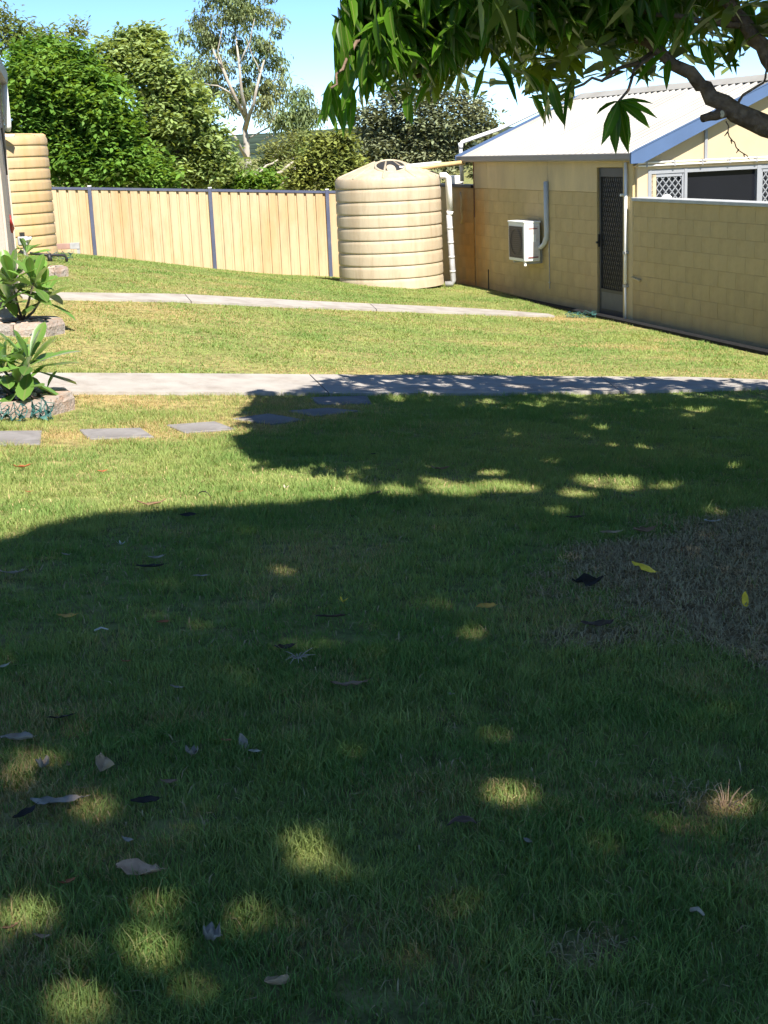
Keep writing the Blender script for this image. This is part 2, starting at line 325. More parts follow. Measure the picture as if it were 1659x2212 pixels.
def _grime(N, L, c):
    """faint run-down streaks and dust of its own shape"""
    tc = N.new('ShaderNodeTexCoord'); mp = N.new('ShaderNodeMapping'); mp.inputs['Scale'].default_value = (1, 1, .10); L.new(tc.outputs['Object'], mp.inputs[0])
    n = N.new('ShaderNodeTexNoise'); n.inputs['Scale'].default_value = 9; n.inputs['Detail'].default_value = 8; n.inputs['Roughness'].default_value = .7; L.new(mp.outputs[0], n.inputs['Vector'])
    r = N.new('ShaderNodeMapRange'); r.inputs[1].default_value = .5; r.inputs[2].default_value = .72; r.inputs[4].default_value = .55; L.new(n.outputs['Fac'], r.inputs[0])
    m = N.new('ShaderNodeMix'); m.data_type = 'RGBA'; L.new(r.outputs[0], m.inputs[0]); L.new(c, m.inputs[6]); m.inputs[7].default_value = (.30, .225, .14, 1); return m.outputs[2]
M_tank = mat('tank_poly', (.50, .415, .30), rough=.55, var=.05, scale=3, spec=.35, bump=.05, bscale=30, col2=(.41, .325, .225), mixscale=2.5, stretch=(1, 1, .25), extra=_grime)
M_tank2 = mat('tank_poly_apricot', (.53, .385, .22), rough=.55, var=.06, scale=3, spec=.35, col2=(.50, .33, .15), mixscale=2.5, stretch=(1, 1, .25), extra=_grime)
M_fence = mat('fence_sheet', (.56, .43, .275), rough=.5, var=.04, scale=3, spec=.35, rnd=.03, col2=(.49, .335, .18), mixscale=1.5, stretch=(1, 1, .3), extra=_grime)
M_acbody = mat('ac_white', (.80, .79, .76), rough=.45, var=.04, scale=5, spec=.4)
M_bark = mat('mango_bark', (.15, .10, .072), rough=.9, var=.35, scale=25, bump=.8, bscale=40, spec=.15, col2=(.24, .17, .125), mixscale=9)
M_cut = mat('cut_wood', (.62, .50, .34), rough=.8, var=.15, scale=30)
M_teal = mat('teal_netting', (.04, .12, .11), rough=.7, var=.4, scale=30, spec=.3)
M_housewall = mat('house_render', (.42, .35, .305), rough=.9, var=.10, scale=4, bump=.2, bscale=60, col2=(.42, .36, .33), mixscale=2.5, stretch=(1, 1, .5))
M_housewall2 = mat('house_cream', (.52, .44, .37), rough=.9, var=.08, scale=4, bump=.2, bscale=60)

# ------------------------------------------------------------------ concrete paths
def strip_slab(name, tops, bots, parent, thick=.10, lift=.028, nc=4):
    V = []; n = len(tops)
    for a, b in zip(tops, bots):
        for k in range(nc + 1):
            q = a + (b - a) * k / nc; V.append((q[0], q[1], gz(q[0], q[1]) + lift))
    top = len(V); V += [(x, y, z - thick) for x, y, z in V]
    Fc = []; w = nc + 1
    for i in range(n - 1):
        for k in range(nc):
            a = i * w + k; Fc.append((a, a + w, a + w + 1, a + 1))
        a = i * w; Fc.append((a, a + top, a + w + top, a + w)); a = i * w + nc; Fc.append((a, a + w, a + w + top, a + top))
    for i in (0, n - 1):
        q = [i * w + k for k in range(w)]; q = q + [j + top for j in q[::-1]]; Fc.append(tuple(q) if i == 0 else tuple(q[::-1]))
    return MB().add(V, Fc).build(name, M_conc, parent)
def lerp_px(pts, x): return float(np.interp(x, [p[0] for p in pts], [p[1] for p in pts]))
PATHPOLY = []
def path(top, bot, joints, skew, step, label):
    p = empty('concrete_path', gp((joints[0] + joints[-1]) / 2, lerp_px(bot, (joints[0] + joints[-1]) / 2)) * np.array([1, 1, 1])); tag(p, kind='structure')
    base = Vector(p.location)
    for a, b in zip(joints[:-1], joints[1:]):
        n = max(3, int((b - a) / step)); xs = np.linspace(a, b, n)
        T = [gp(x, lerp_px(top, x)) for x in xs]; Bt = [gp(x + skew, lerp_px(bot, x + skew)) for x in xs]
        if b != joints[-1]:                                    # the tooled joint between two pours
            T[-1] = T[-1] + (T[-2] - T[-1]) * .012 / np.linalg.norm(T[-2] - T[-1]); Bt[-1] = Bt[-1] + (Bt[-2] - Bt[-1]) * .012 / np.linalg.norm(Bt[-2] - Bt[-1])
        o = strip_slab('slab', T, Bt, p); o.location = -base
        PATHPOLY.append([q[:2] for q in T] + [q[:2] for q in Bt[::-1]])
    return p
path([(-260, 811), (110, 812), (400, 813), (700, 815), (1000, 817), (1250, 819), (1500, 820), (1659, 826), (1900, 842)],
     [(-260, 852), (110, 853), (400, 854), (850, 856), (1060, 855), (1250, 853), (1450, 849), (1659, 842), (1960, 856)], [-250, 30, 670, 1299, 1880], 42, 40, '')
path([(30, 634), (110, 636), (384, 639), (658, 653.5), (1000, 668.5), (1100, 675), (1180, 681.5)],
     [(30, 646), (110, 648), (384, 654), (658, 667), (1000, 679.5), (1100, 683.5), (1200, 686)], [35, 400, 800, 1184], 14, 30, '')

# ------------------------------------------------------------------ stepping stones
PAV = [([(-45, 936), (84, 934), (80, 961), (-65, 965)], 'grey square paver cut off by the left frame edge below the near planter'),
       ([(178, 931), (300, 928), (325, 945), (198, 950)], 'sunlit grey paver second from the left in the stepping stone row'),
       ([(367, 921), (462, 914), (502, 929), (403, 936)], 'grey paver in dry grass, its right corner just touching the tree shadow'),
       ([(510, 907), (580, 897), (652, 909), (588, 918)], 'grey paver half in sun and half in tree shadow'),
       ([(628, 890), (708, 884), (772, 890), (680, 901)], 'shaded grey paver second from the concrete path'),
       ([(675, 861), (789, 858), (797, 873), (694, 875)], 'shaded grey paver closest to the near concrete path edge')]
PAVPOLY = []
for q, lab in PAV:
    P = [gp(*a) for a in q]; c = sum(P) / 4; P = [c + (a - c) * 1.1 for a in P]; c = sum(P) / 4; PAVPOLY.append([(c + (a - c) * .93)[:2] for a in P])
    mb = MB(); V = []
    for sc, dz in ((1, -.05), (1, .006), (.97, .012)):
        for a in P: V.append(((a[0] - c[0]) * sc, (a[1] - c[1]) * sc, gz(a[0], a[1]) - c[2] + dz))
    Fc = [(3, 2, 1, 0), (8, 9, 10, 11)] + [(k * 4 + i, k * 4 + (i + 1) % 4, k * 4 + 4 + (i + 1) % 4, k * 4 + 4 + i) for k in (0, 1) for i in range(4)]
    tag(mb.add(V, Fc).build('stepping_stone', M_paver, None, loc=c), lab, 'paver', 'stepping stones across the lawn')

# ------------------------------------------------------------------ block outbuilding on the right  (local: x into the building, y away along the wall)
BC = np.array([3.522, 20.248, EYE - 2.52]); BANG = math.radians(18.2)
bv = np.array([math.cos(BANG), math.sin(BANG), 0]); bu = np.array([-math.sin(BANG), math.cos(BANG), 0])
def bloc(x, y, z): return BC + bv * x + bu * y + np.array([0, 0, z])
def on_wall(px, py, off=0):
    d = ray(px, py); E0 = np.array([0, 0, EYE]); t = ((BC + bv * off - E0) @ bv) / (d @ bv); P = d * t + E0 - BC; return np.array([P @ bv, P @ bu, P[2]])
def on_gable(px, py, off=0):
    d = ray(px, py); E0 = np.array([0, 0, EYE]); t = ((BC + bu * off - E0) @ bu) / (d @ bu); P = d * t + E0 - BC; return np.array([P @ bv, P @ bu, P[2]])
bld = empty('outbuilding', BC, BANG)
tag(bld, 'cream block outbuilding with white ribbed roof, dark screen door and gable windows', 'building')
FARY, RX, RZ, SL = 5.52, 2.29, 3.20, .41
_blocks = {}
def blockmesh(w, h=.19):
    k = round(w, 3), round(h, 3)
    if k not in _blocks:
        me = MB().bbox(0, .11, 0, k[0], 0, k[1], .002).mesh('block'); me.materials.append(M_block); _blocks[k] = me
    return _blocks[k]
def lay_blocks(parent, y0, y1, z0, n, course=.2, x=0.0, phase=0):
    """running-bond blockwork in the plane x=0; joints stay open down to the recessed mortar"""
    for r in range(n):
        edges = [y0]; y = y0 + (.4 if (r + phase) % 2 == 0 else .2)
        while y < y1 - .1: edges.append(y); y += .4
        edges.append(y1)
        for a, b in zip(edges[:-1], edges[1:]):
            o = obj('block', blockmesh(b - a - .004, course - .004), None, parent); o.location = (x + random.uniform(-.001, .001), a + .002, z0 + r * course + .002)
wall = MB().box(.0035, .19, .88, FARY - .002, -.3, 1.745).box(.007, .19, -.16, .078, -.3, 2.2).build('wall', M_mortar, bld)
lay_blocks(wall, .875, FARY, -.05, 9)
pier = MB().bbox(-.004, .195, -.20, .085, -.3, 2.19, .006).build('door_pier', M_sheet, bld)
for a, b in ((.872, 2.515), (2.521, 3.762), (3.768, 4.917), (4.923, FARY)):
    MB().bbox(-.006, .02, a, b, 1.752, 2.20, .003).build('cladding_sheet', M_sheet, bld)
MB().box(.03, .19, .875, FARY - .01, 1.745, 2.21).build('upper_wall', M_sheet, bld)
MB().bbox(-.012, .19, .078, .874, 2.10, 2.205, .004).build('door_head', M_sheet, bld)
MB().bbox(-.012, -.007, FARY - .03, FARY + .01, 1.25, 2.2, .002).build('corner_strip', mat('rust_strip', (.20, .09, .04), var=.3), bld)
MB().box(.02, 4.56, FARY - .05, FARY + .06, -.3, 2.2).prism([(.02, 2.2), (4.56, 2.2), (RX, RZ - .06)], FARY - .05, FARY + .06, 1).build('rear_gable_wall', M_cream, bld)
MB().box(4.40, 4.56, .05, FARY - .05, -.3, 2.2).build('side_wall', M_cream, bld)
# screen door
door = MB().box(.05, .075, .10, .855, .02, 2.085).build('screen_door', M_charcoal, bld)
M_dframe = mat('door_frame', (.05, .05, .052), rough=.45, var=.08)
fr = MB().box(.028, .05, .10, .145, .02, 2.09).box(.028, .05, .81, .855, .02, 2.09).box(.028, .05, .145, .81, 1.97, 2.09).box(.028, .05, .145, .81, .02, .10).box(.028, .05, .145, .81, .34, .385)
fr.build('frame', M_dframe, door)
MB().box(.032, .048, .145, .81, .10, .34).build('kick_panel', mat('kick_panel', (.10, .105, .115), rough=.5, var=.1), door)
lat = MB()
def lattice(mb, a0, a1, b0, b1, sp, w, put, asp=1.0):
    """crossed diagonal bars clipped to a rectangle"""
    H_ = b1 - b0
    for sgn in (1, -1):
        k = a0 - H_ / asp
        while k < a1 + H_ / asp:
            pts = []
            for b in (b0, b1):
                a = k + sgn * (b - b0) / asp if sgn > 0 else k - (b - b0) / asp + H_ / asp
                pts.append([a, b])
            (p, q) = pts; ok = True
            for lim, s in ((a0, 1), (a1, -1)):
                for e, f_ in ((p, q), (q, p)):
                    if (e[0] - lim) * s < 0:
                        if (f_[0] - lim) * s <= 0: ok = False; break
                        t = (lim - e[0]) / (f_[0] - e[0]); e[1] += (f_[1] - e[1]) * t; e[0] = lim
            if ok and abs(p[1] - q[1]) > .01: mb.tube([put(*p), put(*q)], w, 4, cap=False)
            k += sp
lattice(lat, .145, .81, .385, 1.97, .062, .0055, lambda a, b: (.046, a, b), 2.2)
lat.build('security_mesh', M_black, door)
MB().box(.0, .03, .835, .85, .98, 1.16).box(-.03, 0, .825, .86, 1.03, 1.06).build('handle', M_black, door)
MB().box(-.10, .02, .09, .86, -.2, .015).build('door_step', M_charcoal, bld)
# roof sheets with ribs, fascia, gutter, barge boards
Y0, Y1 = -.40, 5.95
for side in (0, 1):
    y = Y0; cover = .76
    k = 0
    while y < Y1 - .02:
        ye = min(y + cover, Y1); prof = []; m = 4
        for i in range(m):
            a = y + (ye - y) * i / m; w = (ye - y) / m
            prof += [(a, 0), (a + w * .62, 0), (a + w * .72, .026), (a + w * .90, .026)]
        prof.append((ye, 0)); xs = (-.10, RX - .02); V = []
        for x in xs:
            for (yy, h) in prof: V.append((x if side == 0 else 2 * RX - x, yy, 2.29 + SL * (x + .0) + h + (.003 if k % 2 else 0)))
        n = len(prof); Fc = [(i, i + 1, n + i + 1, n + i) for i in range(n - 1)]
        MB().add(V, Fc).build('roof_sheet', M_roof, bld); y = ye; k += 1
V = []; prof = [(-.17, -.065), (-.05, .012), (0, .034), (.05, .012), (.17, -.065)]
for yy in (Y0 - .02, Y1 + .02):
    for a, h in prof: V.append((RX + a, yy, RZ + .055 + h))
MB().add(V, [(i, i + 1, 6 + i, 5 + i) for i in range(4)]).build('ridge_cap', M_roof, bld)
for sx in (0, 1):
    X = lambda x: x if sx == 0 else 2 * RX - x
    prof = [(-.02, 2.19), (-.13, 2.19), (-.15, 2.21), (-.15, 2.285), (-.14, 2.295), (-.135, 2.285), (-.135, 2.215), (-.02, 2.205)]
    MB().prism([(X(a), b) for a, b in prof], Y0, Y1, 1).build('gutter', M_gutter, bld)
    for (ya, yb) in ((Y0 - .045, Y0 - .004), (Y1 + .004, Y1 + .04)):
        MB().prism([(X(-.16), 2.155), (X(-.16), 2.30), (X(-.10), 2.325), (RX, RZ + .085), (RX, RZ - .075), (X(.02), 2.155)], ya, yb, 1).build('barge_board', M_fascia, bld)
    if sx == 0:
        MB().prism([(-.165, 2.285), (-.10, 2.318), (RX, RZ + .075), (RX, RZ + .095), (-.10, 2.34), (-.165, 2.305)], Y0 - .052, Y0 - .046, 1).build('barge_capping', M_fascia, bld)
# gable end facing the camera
MB().prism([(-.02, 2.12), (.2, 2.03), (4.5, 2.03), (4.6, 2.12), (RX, RZ - .01)], .03, .10, 1).build('gable_board', M_cream, bld)
for x in (1.215, 2.45, 3.4): MB().box(x - .022, x + .022, .005, .03, 2.14, 2.20 + SL * min(x, 2 * RX - x)).build('gable_batten', M_trim, bld)
MB().box(.195, 4.56, .05, .16, -.3, .95).build('gable_lower_wall', M_sheet, bld)
MB().bbox(.03, .325, .035, .14, -.3, 2.118, .006).build('corner_panel', M_cream, bld)
wf = MB()
for a, b in ((.33, .38), (.89, .935), (2.045, 2.11), (2.66, 2.72), (4.30, 4.40)): wf.box(a, b, .02, .12, .95, 2.10)
wf.box(.38, 4.30, .025, .115, 2.045, 2.10).box(.38, 4.30, .015, .13, .93, .985)
win = wf.build('window', M_trim, bld)
for a, b in ((.38, .89), (2.11, 2.66), (2.72, 4.3)): MB().box(a, b, .085, .095, .985, 2.045).build('pane', M_room, win)
MB().box(.935, 2.045, .085, .095, .985, 2.045).build('pane', M_glass, win)
for a, b in ((.40, .87), (2.13, 2.64), (2.74, 4.28)):
    w = MB().box(a - .018, a + .012, .035, .06, .99, 2.04).box(b - .012, b + .018, .035, .06, .99, 2.04).box(a, b, .035, .06, 2.0, 2.04).box(a, b, .035, .06, .99, 1.03)
    lattice(w, a, b, 1.03, 2.0, .098, .008, lambda p, q: (p, .05, q), 1.15); w.build('security_screen', M_trim, win)
# pipes running across the gable, with saddles
for z, nm in ((2.115, 'conduit'), (2.155, 'conduit')):
    o = MB().tube([(.02, -.02, z), (4.4, -.02, z)], .013, 8).build(nm, M_pvc, bld, True)
    for x in np.arange(.14, 4.3, .43): MB().box(x - .012, x + .012, -.036, .01, z - .018, z + .018).build('saddle', M_trim, o)
for o in bld.children:
    if o.name.split('.')[0] in ('gable_board', 'gable_batten', 'gable_lower_wall', 'corner_panel', 'window', 'conduit'): o.location = (-.14 if o.name[:6] in ('window', 'gable_') and 'board' not in o.name else 0, -.30, -.045 if o.name[:6] == 'window' else 0)
# corner downpipe with tap
dp = MB().tube([(-.035, -.06, 2.17), (-.035, -.06, .98), (-.035, -.055, .93), (-.035, -.055, .52)], .022, 8).tube([(-.035, -.055, .50), (-.035, -.06, -.05)], .014, 8).build('corner_pipe', M_pvc, bld, True)
MB().box(-.062, -.008, -.095, -.02, .93, .965).box(-.062, -.008, -.095, -.02, .47, .505).build('pipe_clip', M_greypipe, dp)
MB().tube([(-.07, .03, 1.73), (-.02, .03, 1.73)], .02, 8).build('door_bell', M_pvc, bld)
tag(MB().tube([bloc(-.12, y, .015 - .02 * max(0, -y) / 3.5) for y in np.linspace(-6, FARY, 30)], .075, 6, sq=.55).build('weed_mat', mat('weed_mat', (.012, .012, .013), rough=.9, var=.4, scale=20, bump=.6)), 'black painted shadow strip along the foot of the block walls', 'painted shadow')  # near-black strip laid in as the shadowed gap along the wall foot

# low courtyard wall in front of the gable
lw = empty('courtyard_wall', bloc(0, -.2, 0), BANG); tag(lw, 'low cream block courtyard wall with grey coping on the right', 'wall')
core = MB().box(.0035, .19, -7.0, -.005, -.4, 1.64).build('core', M_mortar, lw)
lay_blocks(core, -7.0, 0, -.35, 10, phase=1)
MB().bbox(-.03, .22, -7.0, -.002, 1.652, 1.70, .006).build('coping', mat('coping', (.40, .41, .42), rough=.6, var=.1), lw)
MB().tube([(-.02, -.0, .615), (-.02, -.22, .59)], .014, 8).tube([(-.03, -.22, .59), (-.03, -.26, .585)], .018, 8).build('waste_pipe', M_sheet, lw)
lw2 = empty('rear_block_wall', bloc(0, FARY + .01, 0), BANG); tag(lw2, 'low stained block wall continuing behind the near water tank', 'wall')
core2 = MB().box(.0035, .19, .07, 3.0, -.3, 1.73).build('core', M_mortar, lw2); lay_blocks(core2, .07, 3.0, -.05, 9, phase=1)
MB().bbox(-.03, .22, .07, 3.0, 1.752, 1.80, .006).build('coping', M_charcoal, lw2)

# things showing over the courtyard wall
sp = empty('spiky_plant', bloc(.62, -.7, -.05)); tag(sp, 'spiky potted plant just showing over the low courtyard wall', 'plant')
MB().lathe([(.12, 0), (.17, .35), (.18, .36), (.15, .36), (.13, .3)], 16, capb=True, capt=True).build('pot', M_charcoal, sp); MB().tube([(0, 0, .3), (0, 0, 1.55)], [.025, .02], 6).build('stem', M_bark, sp)
M_spiky = leafmat('spiky_leaf', (.16, .19, .05), (.22, .20, .08), trans=.3)
for k in range(22):
    a = random.uniform(0, 6.28); e = random.uniform(.2, 1.3); l = random.uniform(.18, .3); d = Vector((math.cos(a) * math.cos(e), math.sin(a) * math.cos(e), math.sin(e))); s_ = Vector((-math.sin(a), math.cos(a), 0)) * .011
    b = Vector((0, 0, 1.5)); MB().add([b - s_, b + s_, b + d * l * .6 + s_, b + d * l * .6 - s_, b + d * l - Vector((0, 0, .03))], [(0, 1, 2, 3), (3, 2, 4)]).build('leaf', M_spiky, sp)
gl = empty('garden_lamp', bloc(.35, -.5, -.05)); tag(gl, 'white dome-topped post showing over the low courtyard wall', 'lamp')
MB().tube([(0, 0, 0), (0, 0, 1.68)], .03, 10).build('post', M_pvc, gl); MB().lathe([(.085, 1.66), (.083, 1.70), (.07, 1.745), (.04, 1.772), (.001, 1.78)], 16, capb=True).build('dome', M_pvc, gl, True)

# air conditioner
ac = empty('air_conditioner', bloc(-.33, 2.70, .67), BANG); tag(ac, 'white outdoor air conditioner unit mounted on the block wall', 'air conditioner')
AW, AD, AH = .62, .27, .60
MB().bbox(0, AD, 0, AW, 0, AH, .012).build('casing', M_acbody, ac)
MB().bbox(-.008, AD + .008, -.008, AW + .008, AH - .01, AH + .02, .006).build('top_cover', M_acbody, ac)
gr = MB().box(-.006, -.001, .06, AW - .04, .05, AH - .06).build('grille', M_charcoal, ac)
for k in range(15): MB().box(-.014, -.006, .06, AW - .04, .06 + k * .032, .066 + k * .032).build('slat', M_dframe, gr)
MB().lathe([(.20, 0), (.215, .004), (.20, .008)], 28).build('fan_ring', M_dframe, gr).matrix_basis = Matrix.Translation((-.016, AW / 2, AH / 2)) @ Matrix.Rotation(math.pi / 2, 4, 'Y')
pn = MB().bbox(.055, AD - .03, -.008, .002, .05, AH - .06, .004).build('service_panel', mat('ac_label', (.66, .60, .57), rough=.5, var=.12, scale=14), ac)
MB().box(.07, AD - .05, -.011, -.008, AH - .10, AH - .085).box(.06, AD - .04, -.011, -.008, .055, .075).build('panel_print', mat('print_red', (.22, .08, .09), var=.2), pn)
MB().box(.08, AD - .08, -.010, -.008, .30, .42).build('rating_label', M_pvc, pn)
MB().box(.05, AD + .06, .06, .09, -.04, -.002).box(.05, AD + .06, AW - .1, AW - .07, -.04, -.002).box(AD + .03, AD + .06, .06, .09, -.04, .2).build('bracket', M_greypipe, ac)
MB().tube([(.03, .05, -.065), (.03, .05, -.001)], .022, 10).build('drain_spout', M_pvc, ac)
duct = MB(); dx = .33 - .035
duct.tube([(dx, -.19, 1.22), (dx, -.19, .46), (dx, -.185, .38), (dx - .01, -.13, .28), (dx - .03, -.05, .22), (dx - .05, .02, .20)], [.042] * 6, 8, sq=.75)
duct.build('pipe_duct', M_greypipe, ac, True).data.materials[0] = mat('duct_grey', (.55, .57, .58), rough=.5, var=.06)
MB().tube([(.32, -.215, .38), (.32, -.22, -.42)], .006, 6).box(.31, .33, -.235, -.2, -.33, -.31).build('drain_hose', M_greypipe, ac)

# pipework on the tank side of the outbuilding
rp = empty('roof_downpipe', bloc(-.02, 6.12, 1.0), BANG); tag(rp, 'white pipe running along the roof edge and down behind the tank', 'pipe')
P1 = on_gable(1160, 240, 6.12); P2 = on_gable(1240, 205, 6.12); P0 = on_gable(995, 311, 6.12); Pb = on_gable(998, 392, 6.12)
o_ = np.array([-.02, 6.12, 1.0])
MB().tube([Pb - o_, P0 - o_, P0 - o_ + np.array([.03, 0, .03]), (P0 + (P1 - P0) * .5) - o_ + np.array([0, 0, -.03]), P1 - o_, P2 - o_], .035, 10).build('pipe', M_pvc, rp, True)
MB().tube([P0 - o_ - np.array([0, 0, .08]), P0 - o_ + np.array([0, 0, .02])], .042, 10).build('elbow', M_pvc, rp, True)
wb = on_wall(983, 384, .1)
tag(MB().bbox(-.08, .10, -.16, .16, 0, .15, .012).build('white_box', M_acbody, None, loc=bloc(.1, wb[1], 1.80)), 'small white box on the low wall behind the near tank', 'box').rotation_euler = (0, 0, BANG)

# ------------------------------------------------------------------ water tanks
def tank(name, c, R, z0, hw, nr, m, label, lidpos, cone):
    t = empty(name, (c[0], c[1], z0)); tag(t, label, 'water tank', 'ribbed poly water tanks')
    prof = [(R * 1.01, 0.0)]; st = hw / (nr + .6)
    for k in range(nr):
        z = st * (k + .85)
        prof += [(R, z - .060), (R - .001, z - .052), (R - .013, z - .012), (R - .016, z - .006), (R - .016, z + .003), (R - .002, z + .008), (R, z + .012), (R, z + .03)]
    prof += [(R, hw - .04), (R - .02, hw)]
    MB().lathe(prof, 72).build('wall', m, t, True)
    MB().lathe([(R - .02, hw), (R - .03, hw + .012), (R - .05, hw + .022), (.22, hw + cone - .01), (.18, hw + cone), (.001, hw + cone)], 72).build('roof', m, t, True)
    for k in range(10):
        a = 2 * math.pi * (k + .35) / 10; ca, sa = math.cos(a), math.sin(a)
        MB().tube([(ca * (R - .025), sa * (R - .025), hw + .005), (ca * (R - .06), sa * (R - .06), hw + .026), (ca * .22, sa * .22, hw + cone - .008)], [.018, .022, .018], 6).build('roof_rib', m, t, True)
    lx, ly = lidpos; rr_ = math.hypot(lx, ly); sl_ = math.atan2(cone - .03, R - .27); lz = hw + cone - .01 - (rr_ - .22) * math.tan(sl_)
    ax = Vector((-ly, lx, 0)).normalized(); Mx = Matrix.Translation((lx, ly, lz)) @ Matrix.Rotation(sl_ * 1.05, 4, ax)
    lid = MB().lathe([(.275, -.06), (.27, .012), (.258, .02), (.24, .016), (.235, -.02)], 40).build('lid_ring', m, t, True); lid.matrix_basis = Mx
    MB().lathe([(.236, .004), (.05, -.002), (.001, -.002)], 32).build('strainer', M_charcoal, lid)
    return t
TC = np.array([.30, 25.2]); TZ = gz(.3, 24.6) - .03; THW = EYE - .525 - TZ
tk = tank('water_tank', TC, .905, TZ, THW, 8, M_tank, 'cream ribbed water tank beside the block outbuilding', (.05, -.40), .27)
LT = np.array([-5.93, 23.2]); LTZ = gz(-5.2, 22.8) - .03; LHW = EYE + .36 - LTZ
tk2 = tank('water_tank', LT, .90, LTZ, LHW, 10, M_tank2, 'apricot ribbed water tank behind the house corner at left', (.1, -.3), .06)
MB().bbox(-.75, .62, -.92, -.82, LHW + .0, LHW + .035, .006).build('lid_strip', M_pvc, tk2)
# inlet pipe from the outbuilding gutter, overflow pipe down to the ground
ip = empty('inlet_pipe', (TC[0], TC[1] - .4, EYE - .35)); tag(ip, 'cream inlet pipe with white elbow from the roof gutter into the tank lid', 'pipe')
a = at_D(866, 366, TC[1] - .42); b = bloc(-.08, 5.75, 2.185)
loc = np.array(ip.location)
MB().tube([a + (b - a) * .10 - loc, b - loc], .042, 12).build('pipe', M_creampipe, ip, True)
MB().tube([a + np.array([.01, -.01, .052]) + (b - a) * .1 - loc, a + np.array([0, -.01, .048]) + (b - a) * .62 - loc], .022, 10).build('upper_pipe', M_pvc, ip, True)
MB().tube([a + (b - a) * .12 - loc, a - loc, a + np.array([-.05, 0, -.02]) - loc, a + np.array([-.07, 0, -.12]) - loc], .055, 12).build('elbow', M_pvc, ip, True)
op = empty('overflow_pipe', (1.25, 25.0, gz(1.25, 25))); tag(op, 'white and grey overflow pipe between tank and stained wall', 'pipe'); loc = np.array(op.location)
q = [at_D(950, 380, 25.0), at_D(962, 379, 25.0), at_D(968, 384, 25.0), at_D(972, 455, 25.0)]
up_ = MB().tube([p - loc for p in q], .055, 12).build('white_pipe', M_pvc, op, True)
MB().tube([at_D(972, 456, 25.0) - loc, at_D(971, 466, 25.0) - loc], [.06, .045], 12).build('socket', M_pvc, op, True)
g_ = [at_D(970, 464, 25.0), at_D(979, 606, 25.0), at_D(977, 612, 25.0), at_D(962, 614, 25.0)]
gp_ = MB().tube([p - loc for p in g_], .05, 12).build('grey_pipe', M_greypipe, op, True)
for k in range(4):
    p = g_[0] + (g_[1] - g_[0]) * (.2 + .22 * k); MB().tube([p - loc - np.array([0, 0, .02]), p - loc + np.array([0, 0, .02])], .054, 12).build('coupling', mat('coupling%d' % k, (.46, .46, .46), rough=.5), gp_, True)
hx = empty('hose_coil', bloc(-.03, 5.95, 1.35), BANG); tag(hx, 'cream cable looped on the stained wall beside the tank', 'cable')
MB().tube([(-.01, .12, .32), (-.04, .02, .25), (-.05, -.02, .12), (-.03, .05, .02), (-.04, .0, -.12), (-.02, .08, -.22)], .018, 6).build('loop', M_creampipe, hx, True)
tag(MB().tube([(0, 0, 0), (.0, -.02, .42)], [.012, .01], 6).build('stake', M_black, None, loc=bloc(-.05, 4.85, -.02)), 'thin dark stake leaning against the foot of the block wall', 'stake')

# ------------------------------------------------------------------ boundary fence
FY = 28.7; fx = [-7.78, -5.465, -3.127, -.848, 1.44, 3.73]
ftop = lambda x: EYE - .80 - .0545 * (x + .848)
fence = empty('boundary_fence', (-3.1, FY, EYE - 2.2)); tag(fence, 'cream ribbed steel boundary fence with slate blue posts', 'fence'); floc = np.array(fence.location)
for x in fx:
    po = MB().box(x - .032 - floc[0], x + .032 - floc[0], -.035, .03, -1.2, ftop(x) + .012 - floc[2]).build('post', M_slate, fence)
    MB().bbox(x - .036 - floc[0], x + .036 - floc[0], -.04, .035, ftop(x) + .013 - floc[2], ftop(x) + .035 - floc[2], .006).build('cap', M_pvc, po)
for xa, xb in zip(fx[:-1], fx[1:]):
    za, zb = ftop(xa) - floc[2], ftop(xb) - floc[2]; a, b = xa + .034 - floc[0], xb - .034 - floc[0]
    for (y0, y1, dz0, dz1) in ((-.022, .022, -.045, 0),):
        V = [(a, y0, za + dz0), (b, y0, zb + dz0), (b, y1, zb + dz0), (a, y1, za + dz0), (a, y0, za + dz1), (b, y0, zb + dz1), (b, y1, zb + dz1), (a, y1, za + dz1)]
        MB().add(V, [(3, 2, 1, 0), (4, 5, 6, 7), (0, 1, 5, 4), (1, 2, 6, 5), (2, 3, 7, 6), (3, 0, 4, 7)]).build('top_rail', M_slate, fence)
    for s in range(3):
        sa, sb = a + (b - a) * s / 3, a + (b - a) * (s + 1) / 3; w = (sb - sa) / 4; prof = []
        for k in range(4):
            p = sa + w * k; prof += [(p, -.008), (p + w * .68, -.008), (p + w * .705, .026), (p + w * .93, .026), (p + w * .955, -.008)]
        prof.append((sb, -.0075)); V = []
        for zz in (0, 1):
            for (x, d) in prof: V.append((x, d + .001 * (s % 2), -1.3 if zz == 0 else za + (zb - za) * (x - a) / (b - a) - .04))
        n = len(prof); MB().add(V, [(i, i + 1, n + i + 1, n + i) for i in range(n - 1)]).build('sheet', M_fence, fence)

# ------------------------------------------------------------------ house at the left edge
HA = math.radians(12.2); HC = np.array([-4.46, 18.2, 0]); HC[2] = gz(HC[0], HC[1]) - .1
hs_ = empty('house', HC, HA); tag(hs_, 'pale rendered house wall with gutter at the left frame edge', 'building')
